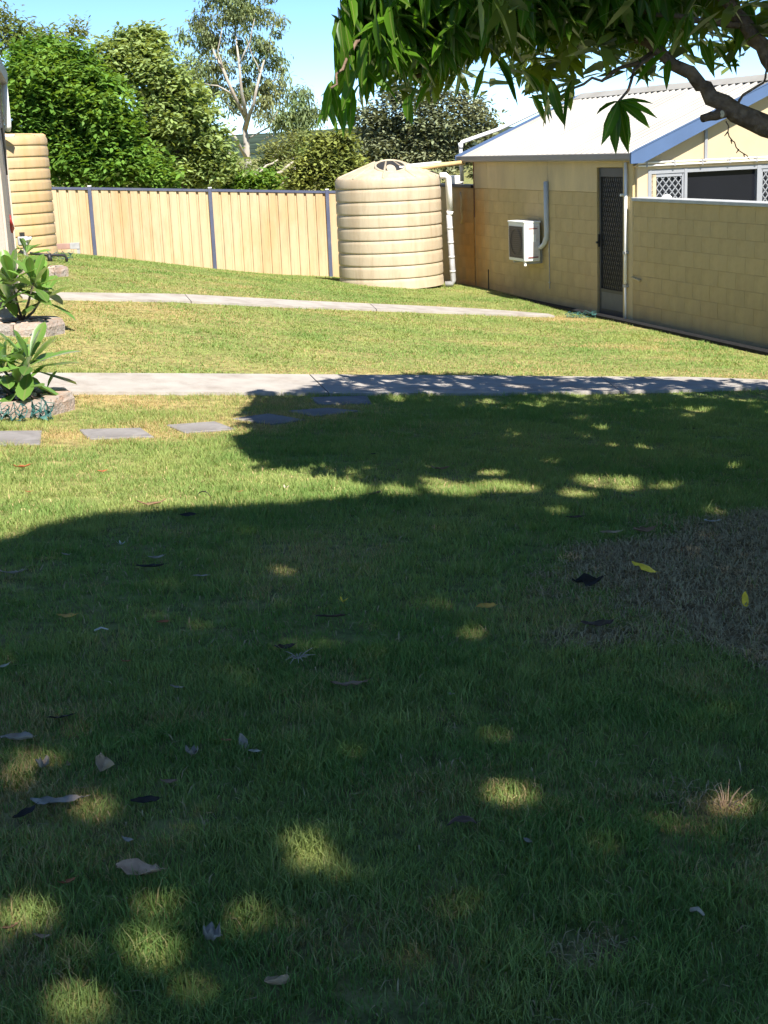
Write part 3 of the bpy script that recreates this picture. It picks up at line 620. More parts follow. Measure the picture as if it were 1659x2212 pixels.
# local: x right (outward normal +x), y away; the wall runs towards the camera along -y
EZ = EYE + .98 - HC[2]
MB().box(-5, 0, -3.4, 0, -.5, EZ - .02).build('wall', M_housewall, hs_)
MB().bbox(.0, .03, -3.4, -2.2, -.4, EZ - .75, .006).build('render_panel', M_housewall2, hs_)
MB().box(.001, .02, -.05, 0.0, -.4, EZ - .06).build('corner_board', M_housewall2, hs_)
MB().box(-5, .012, -3.8, .15, EZ - .02, EZ).build('soffit', M_housewall, hs_)
MB().prism([(.014, EZ + .005), (.03, EZ - .06), (.11, EZ - .06), (.12, EZ + .07), (.11, EZ + .075), (.10, EZ - .04), (.03, EZ - .04), (.028, EZ + .08), (.014, EZ + .08)], -3.8, .18, 1).build('gutter', M_gutter, hs_)
MB().prism([(.08, EZ + .085), (-2.5, EZ + 1.1), (-5.3, EZ + .085), (-5.3, EZ + .055), (-2.5, EZ + 1.07), (.08, EZ + .055)], -3.8, .2, 1).build('roof', M_gutter, hs_)
MB().tube([(.065, .06, EZ - .05), (.065, .06, EZ - .56), (.055, .09, EZ - .60)], .042, 12).build('downpipe', M_pvc, hs_, True)
tag(MB().tube([(.045, -2.0, EZ - .62), (.05, -1.9, EZ - .9), (.045, -1.82, EZ - 1.12)], .012, 6).build('hanging_cable', M_black, None, loc=HC), 'short black cable hanging on the left house wall', 'cable').rotation_euler = (0, 0, HA)
og = empty('wall_ornament', HC, HA); tag(og, 'small red lizard-shaped ornament on the left house wall', 'ornament')
oz = EZ - 1.66
MB().tube([(.03, -1.75, oz + .10), (.035, -1.8, oz + .04), (.035, -1.75, oz), (.035, -1.65, oz - .05), (.03, -1.6, oz - .10)], [.006, .012, .022, .028, .012], 8).build('body', mat('red_paint', (.35, .04, .035), rough=.4), og, True)

# bits around the apricot tank
pm = empty('tap_fitting', (*gp(56, 552)[:2], gp(56, 552)[2])); tag(pm, 'grey tap fitting at the base of the apricot tank', 'tap')
pc = at_D(52, 522, pm.location[1]) - np.array(pm.location)
MB().tube([(0, 0, 0), (pc[0], 0, pc[2])], .03, 8).build('riser', M_greypipe, pm); MB().bbox(pc[0] - .09, pc[0] + .07, -.06, .06, pc[2] - .06, pc[2] + .08, .02).build('valve_body', M_greypipe, pm)
MB().tube([(pc[0] + .05, -.05, pc[2] + .03), (pc[0] + .13, -.1, pc[2] + .05)], .03, 8).build('spout', M_pvc, pm); MB().tube([(pc[0] - .02, 0, pc[2] + .08), (pc[0] - .02, 0, pc[2] + .14)], .04, 8).build('handle', M_charcoal, pm)
a = gp(66, 562); b = gp(140, 566); bp = empty('black_pipe', b); tag(bp, 'black poly pipe with elbows lying on the grass below the apricot tank', 'pipe'); l = np.array(bp.location)
MB().tube([a + (0, 0, .10) - l, a * .45 + b * .55 + (0, 0, .09) - l, b + (0, 0, .10) - l, b + (.03, 0, .06) - l, b + (.03, 0, -.03) - l], .022, 8).build('pipe', M_black, bp, True)
c_ = a * .45 + b * .55; MB().tube([c_ + (0, 0, .11) - l, c_ + (.02, -.02, -.02) - l], .035, 8).build('stand', M_black, bp, True)
q0 = at_D(118, 533, 26.0); q1 = at_D(172, 531, 26.0); q2 = at_D(172, 547, 26.0)
sl = empty('garden_sleeper', q0); tag(sl, 'grey and rust coloured garden rail in front of the fence at left', 'rail'); L_ = q1[0] - q0[0]
MB().bbox(-.25, L_ * .62, -.03, .03, -.05, .05, .006).build('rail', mat('rust_rail', (.32, .20, .17), var=.2, rough=.8), sl); MB().bbox(L_ * .62, L_, -.032, .032, -.055, .055, .006).build('rail_end', M_greypipe, sl)
MB().box(L_ - .05, L_, -.02, .02, q2[2] - q0[2] - .1, -.055).box(-.2, -.15, -.02, .02, q2[2] - q0[2] - .1, -.05).build('leg', M_greypipe, sl)

# ------------------------------------------------------------------ leaf geometry
def leaf_verts(b, d, s, L, w, droop, fold=.25):
    """lanceolate blades: N bases, directions, side vectors -> vertices (N,13,3) and their across/along coordinates"""
    T = np.array([0, .12, .38, .72, 1.0]); Pw = np.array([.06, .55, 1.0, .72, 0.0]); n = np.cross(s, d)
    out = []; uv = []
    for t, p in zip(T, Pw):
        c = b + d * (L * t)[:, None]; c = c.copy(); c[:, 2] -= droop * L * t * t
        if t < 1:
            for a in (-1, 0, 1):
                out.append(c + s * (a * p * w / 2)[:, None] + n * (abs(a) * p * w * fold)[:, None]); uv.append((a * p, t))
        else: out.append(c); uv.append((0, 1))
    return np.stack(out, 1), np.array(uv)
LQ = np.array([(r * 3 + a, r * 3 + a + 1, r * 3 + a + 4, r * 3 + a + 3) for r in range(3) for a in (0, 1)]); LT_ = np.array([(9, 10, 12), (10, 11, 12)])
def leaf_mesh(name, b, d, s, L, w, droop):
    V, uv = leaf_verts(b, d, s, L, w, droop); N_ = len(b); off = np.arange(N_)[:, None, None] * 13
    return np_mesh(name, V.reshape(-1, 3), (LQ[None] + off).reshape(-1, 4), (LT_[None] + off).reshape(-1, 3), {'luv': ('FLOAT2', np.tile(uv, (N_, 1)))})
def simple_leaves(name, b, d, s, L, w, bend=0.0):
    """six-vertex blades for foliage too far off or too high to be told apart"""
    n = np.cross(s, d); c1 = b + d * (L * .35)[:, None] + n * (bend * L)[:, None]; c2 = b + d * (L * .7)[:, None] + n * (bend * .8 * L)[:, None]; tip = b + d * L[:, None]
    V = np.stack([b, c1 - s * (w / 2)[:, None], c1 + s * (w / 2)[:, None], c2 - s * (w * .36)[:, None], c2 + s * (w * .36)[:, None], tip], 1)
    off = np.arange(len(b))[:, None, None] * 6; Q = np.array([[1, 2, 4, 3]]); T = np.array([[0, 2, 1], [3, 4, 5]])
    return np_mesh(name, V.reshape(-1, 3), (Q[None] + off).reshape(-1, 4), (T[None] + off).reshape(-1, 3))
def unit(v): return v / np.maximum(np.linalg.norm(v, axis=-1, keepdims=True), 1e-9)
def rand_dirs(n, lo, hi):
    a = rng.uniform(0, 2 * np.pi, n); e = np.radians(rng.uniform(lo, hi, n)); return np.stack([np.cos(a) * np.cos(e), np.sin(a) * np.cos(e), np.sin(e)], -1)
def sides(d):
    r = unit(rng.normal(size=d.shape)); s = np.cross(d, np.array([0, 0, 1.0])) * 1.0 + r * .55; s -= d * (s * d).sum(-1, keepdims=True); return unit(s)

# ------------------------------------------------------------------ trees beyond the fence
def branch(mb, pts, r0, r1, n=7): mb.tube(pts, list(np.linspace(r0, r1, len(pts))), n)
def px_tree(name, label, D, blobs, mat_leaf, n_leaf, lsize, lw, clump, trunk, m_trunk, droop=(-50, 30), shell=.55, depth=1.0, group='trees beyond the fence'):
    """blobs: (x, y, r) in measured frame units at distance D; clumps of leaves spread through each blob"""
    k = FPX / D; base = at_D(trunk[0][0][0], trunk[0][0][1], D); bx, by = base[0], base[1]; bz = gz(bx, by)
    t = empty(name, (bx, by, bz)); tag(t, label, 'tree', group); lo = np.array([bx, by, bz])
    for j, tr in enumerate(trunk):
        pts = [at_D(q[0], q[1], D + (q[3] if len(q) > 3 else 0)) for q in tr]; rad = [q[2] / k for q in tr]
        if j == 0: pts = [np.array([bx, by, bz - .2])] + pts; rad = [rad[0] * 1.2] + rad
        pp = []; rr = []
        for i in range(len(pts) - 1):
            for u in (0, .5):
                pp.append(pts[i] + (pts[i + 1] - pts[i]) * u + (rng.normal(size=3) * rad[i] * .5 if u else 0)); rr.append(rad[i] + (rad[i + 1] - rad[i]) * u)
        pp.append(pts[-1]); rr.append(rad[-1]); MB().tube([p - lo for p in pp], rr, 8).build('trunk' if j == 0 else 'limb', m_trunk, t, True)
    tot = sum(r * r for _, _, r in blobs); B_, D_, S_, L_ = [], [], [], []
    for (x, y, r) in blobs:
        c = at_D(x, y, D) + np.array([0, rng.uniform(-.4, .4) * r / k * depth, 0]); R = r / k
        m = int(n_leaf * r * r / tot); nc = max(3, m // clump)
        cd_ = unit(rng.normal(size=(nc, 3))); cr = rng.random(nc) ** shell; cc = c + cd_ * (cr * R)[:, None] * np.array([1, depth, .92])
        idx = rng.integers(0, nc, m); cs = rng.uniform(.5, 1.0, nc)[idx] * lsize * 2.2
        B_.append(cc[idx] + rng.normal(size=(m, 3)) * (cs * .5)[:, None] * np.array([1, 1, .7])); L_.append(rng.uniform(.6, 1.25, m) * lsize)
    b = np.concatenate(B_); L2 = np.concatenate(L_); d = rand_dirs(len(b), *droop); s = sides(d)
    # rest the lowest leaves above the ground
    keep = b[:, 2] > ground(b[:, 0], b[:, 1]) + .1; b, d, s, L2 = b[keep], d[keep], s[keep], L2[keep]
    obj('crown', simple_leaves('crown', b - lo, d, s, L2, L2 * lw, .06), mat_leaf, t)
    return t
M_gum = mat('gum_bark', (.38, .35, .31), rough=.8, var=.2, scale=6, bump=.3, bscale=20, col2=(.36, .29, .23), mixscale=4, stretch=(1, 1, .35))
M_dark = mat('dark_bark', (.10, .08, .06), rough=.9, var=.3, scale=8, bump=.5, bscale=20)
M_dead = mat('dead_wood', (.42, .37, .31), rough=.9, var=.2, scale=8)
L_dense = leafmat('leaf_dense', (.115, .235, .042), (.185, .31, .062), trans=.45, nscale=.9, rnd=.35, gloss=.12)
L_pale = leafmat('leaf_pale', (.25, .34, .125), (.33, .42, .16), trans=.42, nscale=.9, rnd=.3)
L_olive = leafmat('leaf_olive', (.17, .24, .08), (.23, .25, .09), trans=.35, nscale=.6, rnd=.35)
L_gum = leafmat('leaf_gum', (.18, .255, .115), (.25, .28, .13), trans=.35, nscale=.7, rnd=.35, gloss=.4)
L_yel = leafmat('leaf_yellowgreen', (.25, .28, .07), (.18, .22, .06), trans=.3, nscale=.8, rnd=.3)
L_grey = leafmat('leaf_greyolive', (.165, .195, .11), (.22, .235, .14), trans=.2, nscale=.8, rnd=.4)
px_tree('gum_tree', 'tall gum tree with forked white trunk and loose crown above the fence', 50,
    [(425, 40, 34), (455, 85, 40), (405, 85, 20), (500, 20, 45), (548, 25, 38), (590, 50, 26), (520, 80, 42), (465, 145, 44), (425, 150, 38), (575, 105, 30), (602, 128, 26), (535, 195, 44), (490, 205, 34), (590, 205, 36), (440, 195, 34), (372, 110, 22), (570, 240, 32), (615, 170, 18), (480, -20, 60), (560, -30, 50), (545, 140, 26)],
    L_gum, 15000, .19, .28, 75, [[(537, 400, 9), (533, 330, 7), (530, 290, 6.2), (533, 262, 5.2)], [(533, 262, 4.6), (505, 205, 3.6, -1), (482, 150, 3, -1), (455, 90, 1.8, 0), (430, 40, .8, .5)], [(533, 262, 5), (522, 200, 3.3, -1), (517, 140, 2.6, -1), (508, 60, 1.4, 0), (500, 0, .8, .5)],
     [(530, 280, 5), (548, 225, 3.3, -1), (562, 160, 2.6, -1), (580, 110, 1.4, 0), (590, 50, .7, .5)], [(534, 345, 4), (510, 300, 3, -1), (495, 280, 2, -1)], [(540, 385, 4), (570, 355, 3, .5), (600, 330, 2, .5)], [(520, 250, 2.5), (495, 230, 2), (470, 200, 1)], [(505, 205, 2, -1), (470, 185, 1.5, -1), (440, 180, .8, -1)], [(482, 150, 2, -1), (470, 110, 1.3, -1), (480, 60, .6, -1)], [(517, 140, 1.8, -1), (540, 90, 1.2, -1), (550, 40, .6, -1)], [(562, 160, 1.8, -1), (545, 120, 1, -1), (530, 80, .5, -1)], [(560, 190, 2), (600, 170, 1.2), (612, 135, .6)], [(535, 300, 2), (580, 275, 1.6), (600, 240, .8)], [(537, 375, 4), (515, 350, 3), (495, 330, 2)]], M_gum, droop=(-85, -5), shell=.5)
px_tree('gum_tree', 'smaller gum tree with sparse tufts right of the tall gum', 58,
    [(643, 205, 22), (655, 235, 26), (620, 250, 26), (660, 265, 24), (635, 275, 22), (600, 262, 18), (685, 240, 16)], L_gum, 2600, .26, .24, 22,
    [[(640, 405, 5), (635, 330, 4), (632, 290, 3), (642, 215, 1.2)], [(633, 300, 2.5), (605, 262, 1)], [(634, 310, 2.5), (662, 262, 1)], [(636, 330, 2), (600, 290, 1.2), (570, 300, .6)]], M_gum, droop=(-85, -5))
px_tree('olive_tree', 'dull olive tree with pale bare limbs between gum trunk and tank', 46,
    [(600, 340, 44), (640, 315, 34), (575, 375, 36), (668, 330, 34), (690, 300, 28), (620, 385, 36), (520, 370, 26), (480, 385, 26), (500, 345, 18)], L_olive, 6000, .17, .3, 30,
    [[(612, 410, 4), (607, 360, 3), (600, 320, 1.5)], [(575, 398, 4, -3), (610, 370, 3.5, -3), (640, 347, 2.5, -3), (662, 340, 1.2, -3)], [(582, 415, 3, -3), (625, 385, 2.5, -3), (650, 362, 1.5, -3)], [(545, 385, 3, -3), (575, 358, 2.5, -3), (600, 345, 1.2, -3)]], M_dead)
px_tree('broadleaf_tree', 'pale green feathery tree rising behind the dense dark one', 39,
    [(280, 95, 48), (322, 85, 34), (245, 140, 55), (320, 150, 60), (375, 190, 55), (410, 240, 55), (440, 300, 52), (470, 345, 36), (400, 340, 60), (350, 260, 70), (310, 330, 60), (460, 385, 30)], L_pale, 30000, .18, .5, 55,
    [[(390, 410, 9), (385, 350, 8), (360, 250, 6), (320, 160, 3), (285, 90, 1)], [(370, 300, 5), (420, 260, 3), (440, 290, 1)]], M_dark)
px_tree('broadleaf_tree', 'dense dark green leafy tree directly behind the left fence panels', 36,
    [(115, 125, 46), (170, 135, 46), (60, 130, 46), (95, 175, 70), (150, 200, 75), (205, 215, 75), (60, 240, 70), (130, 270, 80), (215, 290, 85), (255, 270, 58), (300, 345, 55), (70, 330, 75), (160, 355, 70), (250, 365, 70), (340, 390, 42), (20, 200, 55)], L_dense, 47000, .18, .5, 60,
    [[(215, 410, 10), (210, 350, 9), (190, 270, 6), (160, 200, 2)], [(208, 320, 6), (260, 270, 4), (290, 240, 1)], [(205, 340, 6), (130, 290, 4), (80, 240, 1)]], M_dark)
px_tree('olive_tree', 'brownish olive tree top showing above the dense tree at far left', 55,
    [(60, 95, 50), (120, 95, 40), (165, 72, 24), (172, 55, 14), (20, 80, 45), (100, 78, 22), (5, 25, 20), (-40, 60, 60), (70, 140, 60)], L_olive, 6500, .24, .35, 28, [[(90, 405, 8), (90, 250, 6), (80, 120, 2)], [(90, 200, 4), (160, 90, 1.2)], [(90, 210, 4), (15, 60, 1.5), (5, 20, .8)]], M_dark)
px_tree('yellow_green_bush', 'yellow-green leafy bush behind the fence left of the cream tank', 38,
    [(690, 345, 42), (725, 320, 36), (660, 375, 36), (745, 360, 46), (715, 390, 40), (640, 395, 24), (690, 300, 16), (770, 390, 36), (745, 305, 20)], L_yel, 9500, .15, .5, 30, [[(705, 420, 4), (705, 370, 3), (715, 320, 1)]], M_dark, group='trees beyond the fence')
px_tree('understory_bush', 'dark low scrub filling the gaps just behind the fence', 40, [(385, 392, 24), (425, 388, 28), (462, 392, 26), (500, 392, 22), (545, 394, 20), (580, 392, 24), (480, 370, 16), (350, 395, 22)], L_dense, 7000, .15, .5, 30, [[(470, 415, 3), (468, 385, 2)]], M_dark)
px_tree('grey_tree', 'grey-olive dense tree behind the cream tank and roof edge', 41,
    [(820, 300, 66), (790, 260, 44), (870, 265, 66), (930, 280, 66), (985, 285, 58), (1030, 255, 36), (1045, 280, 34), (850, 345, 60), (930, 345, 60), (1000, 340, 50), (860, 205, 44), (930, 215, 50), (985, 225, 40), (1040, 225, 22), (790, 345, 36), (1070, 300, 26)], L_grey, 17000, .17, .42, 26,
    [[(900, 410, 8), (898, 340, 6), (880, 260, 3), (870, 210, 1)], [(898, 330, 4), (960, 270, 2), (1000, 235, 1)]], M_dark)
# wooded ridge on the skyline
hx_ = np.linspace(-900, 900, 260); hy_ = np.linspace(520, 1000, 40); HX, HY = np.meshgrid(hx_, hy_)
HZ = EYE - 4 + np.sin(np.clip((HY - 520) / 300, 0, 1) * math.pi / 2) * (9.5 + 3.0 * vnoise(HX, 0 * HX, 130) + 1.2 * vnoise(HX, 0 * HX, 40) + .8 * vnoise(HX, HY, 9)) + .8 * vnoise(HX, HY, 6)
ii = (np.arange(39)[:, None] * 260 + np.arange(259)[None, :]).reshape(-1)
tag(obj('hills', np_mesh('hills', np.stack([HX, HY, HZ], -1).reshape(-1, 3), np.stack([ii, ii + 1, ii + 261, ii + 260], -1)), mat('wooded_hill', (.045, .065, .05), rough=1, var=.5, scale=.08, spec=0)), kind='structure')

# ------------------------------------------------------------------ mango tree overhanging the lawn from the right
SIL = [(715, -400), (715, -10), (705, 60), (735, 65), (722, 110), (715, 150), (690, 190), (670, 235), (670, 285), (695, 285), (715, 265), (735, 305), (757, 305), (770, 245), (800, 240), (830, 255), (850, 235), (880, 285), (897, 280), (905, 240), (930, 245), (968, 265), (975, 215), (1000, 228), (1030, 238), (1050, 225), (1070, 178), (1100, 175), (1100, 215), (1160, 235), (1175, 275), (1200, 262), (1215, 295), (1235, 295), (1245, 230), (1262, 200), (1300, 195), (1390, 200), (1440, 195), (1450, 165), (1500, 145), (1530, 145), (1540, 178), (1560, 158), (1590, 168), (1605, 125), (1640, 105), (1700, 95), (2600, 200), (2600, -400)]
SHADE = [(700, 822), (640, 852), (565, 878), (545, 905), (522, 930), (560, 948), (560, 975), (520, 1028), (560, 1022), (620, 1015), (700, 1025), (775, 1042), (800, 1050), (795, 1072), (600, 1092), (350, 1104), (250, 1108), (100, 1138), (0, 1165), (-400, 1250), (-3000, 1500), (-3000, 90000), (9000, 90000), (9000, 900), (1800, 850), (1659, 836), (1600, 822), (1500, 808), (1330, 806), (1240, 794), (980, 790), (900, 808)]
GAPS = [(860, 1066, 34, 9), (985, 1060, 48, 10), (1090, 1052, 48, 9), (1290, 1044, 26, 8), (1360, 1047, 34, 9), (1245, 1067, 26, 8), (1066, 1023, 22, 6), (1196, 1108, 12, 7), (1071, 868, 14, 5), (1187, 882, 20, 5), (1105, 940, 26, 8), (1290, 927, 20, 5), (1393, 968, 20, 6), (1322, 960, 12, 4), (940, 1040, 20, 5), (1440, 1050, 24, 5),
    (65, 1986, 45, 35), (347, 1961, 32, 26), (528, 1983, 32, 30), (325, 2071, 38, 34), (380, 2041, 30, 22), (418, 2138, 30, 27), (170, 2175, 46, 55), (667, 1846, 25, 22), (732, 1891, 25, 17), (175, 2048, 16, 16), (667, 1800, 14, 12), (250, 1881, 14, 10),
    (1084, 1716, 30, 17), (1114, 1736, 24, 11), (1196, 1751, 16, 13), (949, 1781, 14, 9), (1304, 1816, 22, 16), (1229, 1823, 16, 8), (1399, 1811, 17, 16), (1444, 1771, 26, 11), (1574, 1746, 26, 19), (1429, 2111, 30, 18), (1349, 2051, 18, 13), (1129, 2011, 26, 13), (1269, 2001, 26, 10), (1184, 1946, 12, 9), (1010, 1372, 14, 9)]
_g = []
for (hx, hy, rx, ry) in GAPS:                      # each opening is a few ragged holes, not one neat ellipse
    _g += [(hx + random.uniform(-.7, .7) * rx, hy + random.uniform(-.7, .7) * ry, rx * random.uniform(.4, .62), ry * random.uniform(.5, .75)) for _ in range(4)] if hy < 1110 else [(hx, hy, rx * (.82 if hx < 800 else .72), ry * (.82 if hx < 800 else .78)), (hx + random.uniform(-.8, .8) * rx, hy + random.uniform(-.8, .8) * ry, rx * .35, ry * .35)]
_g += [(random.uniform(0, 1659), random.uniform(1120, 1700), random.uniform(6, 12), random.uniform(4, 7)) for _ in range(3)] + [(random.uniform(850, 1659), random.uniform(840, 1110), random.uniform(6, 12), random.uniform(2, 4)) for _ in range(22)] + [(random.uniform(0, 1659), random.uniform(1700, 2200), random.uniform(8, 16), random.uniform(6, 12)) for _ in range(3)]
GAPS = _g
def shadow_px(P):
    g = P.copy(); z = ground(P[:, 0], P[:, 1])
    for _ in range(3):
        h = P[:, 2] - z; g[:, 0] = P[:, 0] + OFF[0] * h; g[:, 1] = P[:, 1] + OFF[1] * h; z = ground(g[:, 0], g[:, 1])
    g[:, 2] = z; x, y, dz = proj(g); return x, y, g
def shade_ok(P, slack=0):
    x, y, g = shadow_px(P); near = g[:, 1] < 2.2; y = y + 0
    ok = near | inpoly(x, y - slack, SHADE) | inpoly(x, y + slack, SHADE)
    for (hx, hy, rx, ry) in GAPS:
        g_ = 1.6 if hy < 1100 and hy > 1000 else 1.35 if hy < 1850 else 1.05; rx, ry = rx * g_, ry * g_
        ok &= near & (hy < 2190) | (((x - hx) / rx) ** 2 + ((y - hy) / ry) ** 2 > 1.0)
    return ok
def view_ok(P, grow_=0):
    """leaves in view keep inside the outline the crown has in the photograph; higher ones are out of view"""
    x, y, z = proj(P); inside = (z > .2) & (x > -30) & (x < FW + 40) & (y > -5) & (y < FH + 50)
    return ~inside | inpoly(x, y - grow_, SIL)
def rosette(c, n, lo=-85, hi=15, L0=.15, L1=.25):
    """a mango shoot: leaves in a drooping whorl round the shoot tip; c (K,3) -> arrays"""
    K = len(c); b = np.repeat(c, n, 0) + rng.normal(size=(K * n, 3)) * .025; d = rand_dirs(K * n, lo, hi); s = sides(d); L = rng.uniform(L0, L1, K * n); return b, d, s, L
def diamonds(name, b, d, s, L, w):
    c = b + d * (L * .45)[:, None]; V = np.stack([b, c + s * (w / 2)[:, None], b + d * L[:, None], c - s * (w / 2)[:, None]], 1); return np_mesh(name, V.reshape(-1, 3), np.arange(len(b) * 4).reshape(-1, 4))
def filt(b, d, s, L, slack=0, g=4):
    tip = b + d * L[:, None]; tip[:, 2] -= .3 * L; mid = b + d * (L * .5)[:, None]
    k = view_ok(tip, g) & view_ok(mid, g) & view_ok(b, g)
    if slack is not None: k &= shade_ok(mid, slack) & shade_ok(tip, slack + 6) & shade_ok(b, slack + 6)
    return b[k], d[k], s[k], L[k]
# 1. the part of the crown in view
vis = []
CORE = [(728, -400), (728, 20), (745, 110), (765, 160), (850, 175), (900, 195), (960, 185), (1000, 160), (1060, 120), (1150, 120), (1250, 115), (1330, 118), (1420, 128), (1450, 100), (1530, 45), (1590, 10), (1640, -20), (1760, -30), (1760, -400)]
q = rng.uniform((660, -330), (1760, 200), (9000, 2)); q = q[inpoly(q[:, 0], q[:, 1] + 45, CORE) & inpoly(q[:, 0] - 12, q[:, 1], CORE)]
dens = np.where(q[:, 0] > 1440, .35, 1.0) * np.where(q[:, 1] < -60, .5, 1.0); q = q[rng.random(len(q)) < dens * .32]
DD = rng.uniform(7.0, 9.2, len(q)); c1 = np.array([at_D(x, y, D) for (x, y), D in zip(q, DD)])
b1 = rosette(c1, 11, -88, 5, .15, .25); t1 = b1[0] + b1[1] * b1[3][:, None]; t1[:, 2] -= .3 * b1[3]; x1, y1, _z = proj(t1); k1 = inpoly(x1, y1 - 12, CORE) | (y1 < 0); v1 = [u[k1] for u in b1]
FR = [(700, 200, 7), (714, 188, 7), (692, 212, 5), (748, 205, 8), (736, 192, 6), (765, 190, 6), (748, 88, 7), (728, 58, 6), (722, 18, 6), (760, 40, 7), (790, 118, 7), (802, 170, 7), (778, 140, 6), (800, 60, 7), (830, 90, 6), (850, 185, 5), (882, 195, 6), (902, 200, 5), (938, 180, 5), (952, 190, 5), (985, 165, 5), (1012, 170, 5), (1042, 165, 5), (1075, 125, 4), (1092, 150, 4), (1112, 168, 5), (1140, 165, 4), (1162, 188, 5), (1176, 200, 5), (1196, 195, 4), (1214, 220, 5), (1226, 210, 4), (1246, 175, 4), (1262, 150, 5), (1292, 155, 5), (1320, 150, 4), (1360, 140, 5), (1402, 160, 5), (1416, 145, 5), (1432, 145, 4), (1446, 115, 5), (1525, 85, 5), (1546, 105, 4), (1562, 92, 4), (1590, 85, 4), (1602, 58, 4), (1480, 60, 6), (1500, 30, 6), (1620, 20, 5)]
v2 = [np.concatenate(z) for z in zip(*[filt(*rosette(at_D(x, y, rng.uniform(6.8, 7.5))[None], n, -89, -38, .145, .24), slack=None, g=14) for x, y, n in FR])]
bigc = at_D(1337, 218, 6.8); ang = np.radians([200, 225, 245, 262, 278, 295, 318, 340, 355]); eld = np.radians([-20, -45, -60, -75, -78, -65, -45, -25, -10])
bd = np.stack([np.cos(ang) * np.cos(eld * .2), -.35 + .3 * np.sin(ang * 3), np.sin(ang) * 1.0], -1); bd = unit(bd); v3 = (np.repeat(bigc[None], 9, 0), bd, sides(bd), np.array([.15, .19, .22, .24, .24, .22, .2, .2, .16]))
vb, vd, vs_, vL = [np.concatenate(z) for z in zip(v1, v2, v3)]
# 2. the crown above and behind the frame, which shades the lawn
def crown(n, poly_box, hlo, hhi, npl, slack, L0=.15, L1=.25):
    x0, x1, y0, y1 = poly_box; g = rng.uniform((x0, y0), (x1, y1), (n, 2)); h = rng.uniform(hlo, hhi, n); zg = ground(g[:, 0], g[:, 1])
    P = np.stack([g[:, 0] - OFF[0] * h, g[:, 1] - OFF[1] * h, zg + h], -1); k = shade_ok(P, 0); return filt(*rosette(P[k], npl, -70, 25, L0, L1), slack=slack)
mA = crown(3200, (-2.2, 6.5, 8.0, 13.8), 2.3, 5.6, 12, 4); xa_, ya_, _g = shadow_px(mA[0]); k_ = ~((xa_ < 690) & (ya_ > 900)); mA = [u[k_] for u in mA]
mB = crown(14500, (-3.4, 4.0, 1.3, 8.2), 7.0, 10.0, 12, 2, .10, .16)
mB2 = crown(5500, (-.6, 4.6, 7.6, 11.5), 8.0, 11.0, 12, 2, .10, .17); k_ = shadow_px(mB2[0])[0] > 830  # extra unseen leaves, added high up to darken the mango's front
mB = [np.concatenate((u, w[k_])) for u, w in zip(mB, mB2)]
b, d, s, L = mA
TB = np.array([2.95, 7.5, gz(2.95, 7.5)])
mango = empty('mango_tree', TB); tag(mango, 'mango tree overhanging the lawn from the right with drooping glossy leaves', 'tree')
L_mango = leafmat('mango_leaf', (.055, .13, .010), (.08, .175, .013), trans=.40, rough=.32, gloss=.3, nscale=3, rnd=.35, rib=(.16, .20, .05), tcol=(1.7, 2.0, .35))
tag(obj('leaf_mass', simple_leaves('leaf_mass', b - TB, d, s, L, L * rng.uniform(.24, .32, len(L)), .04), L_mango, mango), kind='stuff')
# the nearest leaves in view are parts of their own
x_, y_, z_ = proj(vb + vd * (vL * .5)[:, None]); infr = (x_ > 0) & (x_ < FW) & (y_ > 0)
order = np.argsort(np.where(infr, z_, 99))[:290]; pick = np.zeros(len(vb), bool); pick[order] = True
rest = ~pick
tag(obj('leaf_cluster', leaf_mesh('leaf_cluster', (vb - TB)[rest], vd[rest], vs_[rest], vL[rest], vL[rest] * rng.uniform(.22, .30, rest.sum()), rng.uniform(.05, .3, rest.sum())), L_mango, mango), kind='stuff')
protos = []
for dr, wd in ((.05, .25), (.12, .28), (.2, .24), (.28, .26), (.1, .30), (.18, .22)):
    z1 = np.zeros((1, 3)); me = leaf_mesh('leaf', z1, np.array([[0, 1., 0]]), np.array([[1., 0, 0]]), np.ones(1), np.full(1, wd), np.full(1, dr)); me.materials.append(L_mango); me.polygons.foreach_set('use_smooth', [True] * len(me.polygons)); protos.append(me)
def put_leaf(me, b, d, s, L, parent, name='leaf'):
    o = bpy.data.objects.new(name, me); COL.objects.link(o); o.parent = parent; n = np.cross(s, d)
    o.matrix_basis = Matrix(((s[0] * L, d[0] * L, n[0] * L, b[0]), (s[1] * L, d[1] * L, n[1] * L, b[1]), (s[2] * L, d[2] * L, n[2] * L, b[2]), (0, 0, 0, 1))); return o
# the front shoots first, then the rest by nearness
for i in np.where(pick)[0]:
    dd = vd[i]; ss = vs_[i] if np.cross(vs_[i], vd[i])[2] > 0 else -vs_[i]
    put_leaf(protos[i % 6], vb[i] - TB, dd, ss, vL[i], mango)
# trunk and limbs
def limb(name, pts, r, n=10, jit=.012):
    P = [np.array(p, float) for p in pts]; out = []; rr = []
    for i in range(len(P) - 1):
        for u in (0, .34, .67): out.append(P[i] + (P[i + 1] - P[i]) * u + rng.normal(size=3) * jit * (u > 0)); rr.append((r[i] + (r[i + 1] - r[i]) * u) * rng.uniform(.95, 1.06))
    out.append(P[-1]); rr.append(r[-1]); return MB().tube([p - TB for p in out], rr, n).build(name, M_bark, mango, True)
E6 = lambda x, y, D: at_D(x, y, D + .6)
F1, F2 = E6(1700, 282, 6.5), E6(1588, 243, 6.5)
limb('trunk', [TB - (0, 0, .2), TB + (.0, -.02, .5), TB + (-.06, -.05, 1.2), TB + (-.02, -.1, 1.9), TB + (-.1, -.5, 3.0), TB + (-.3, -1.6, 4.0)], [.2, .16, .14, .12, .1, .07], 12)
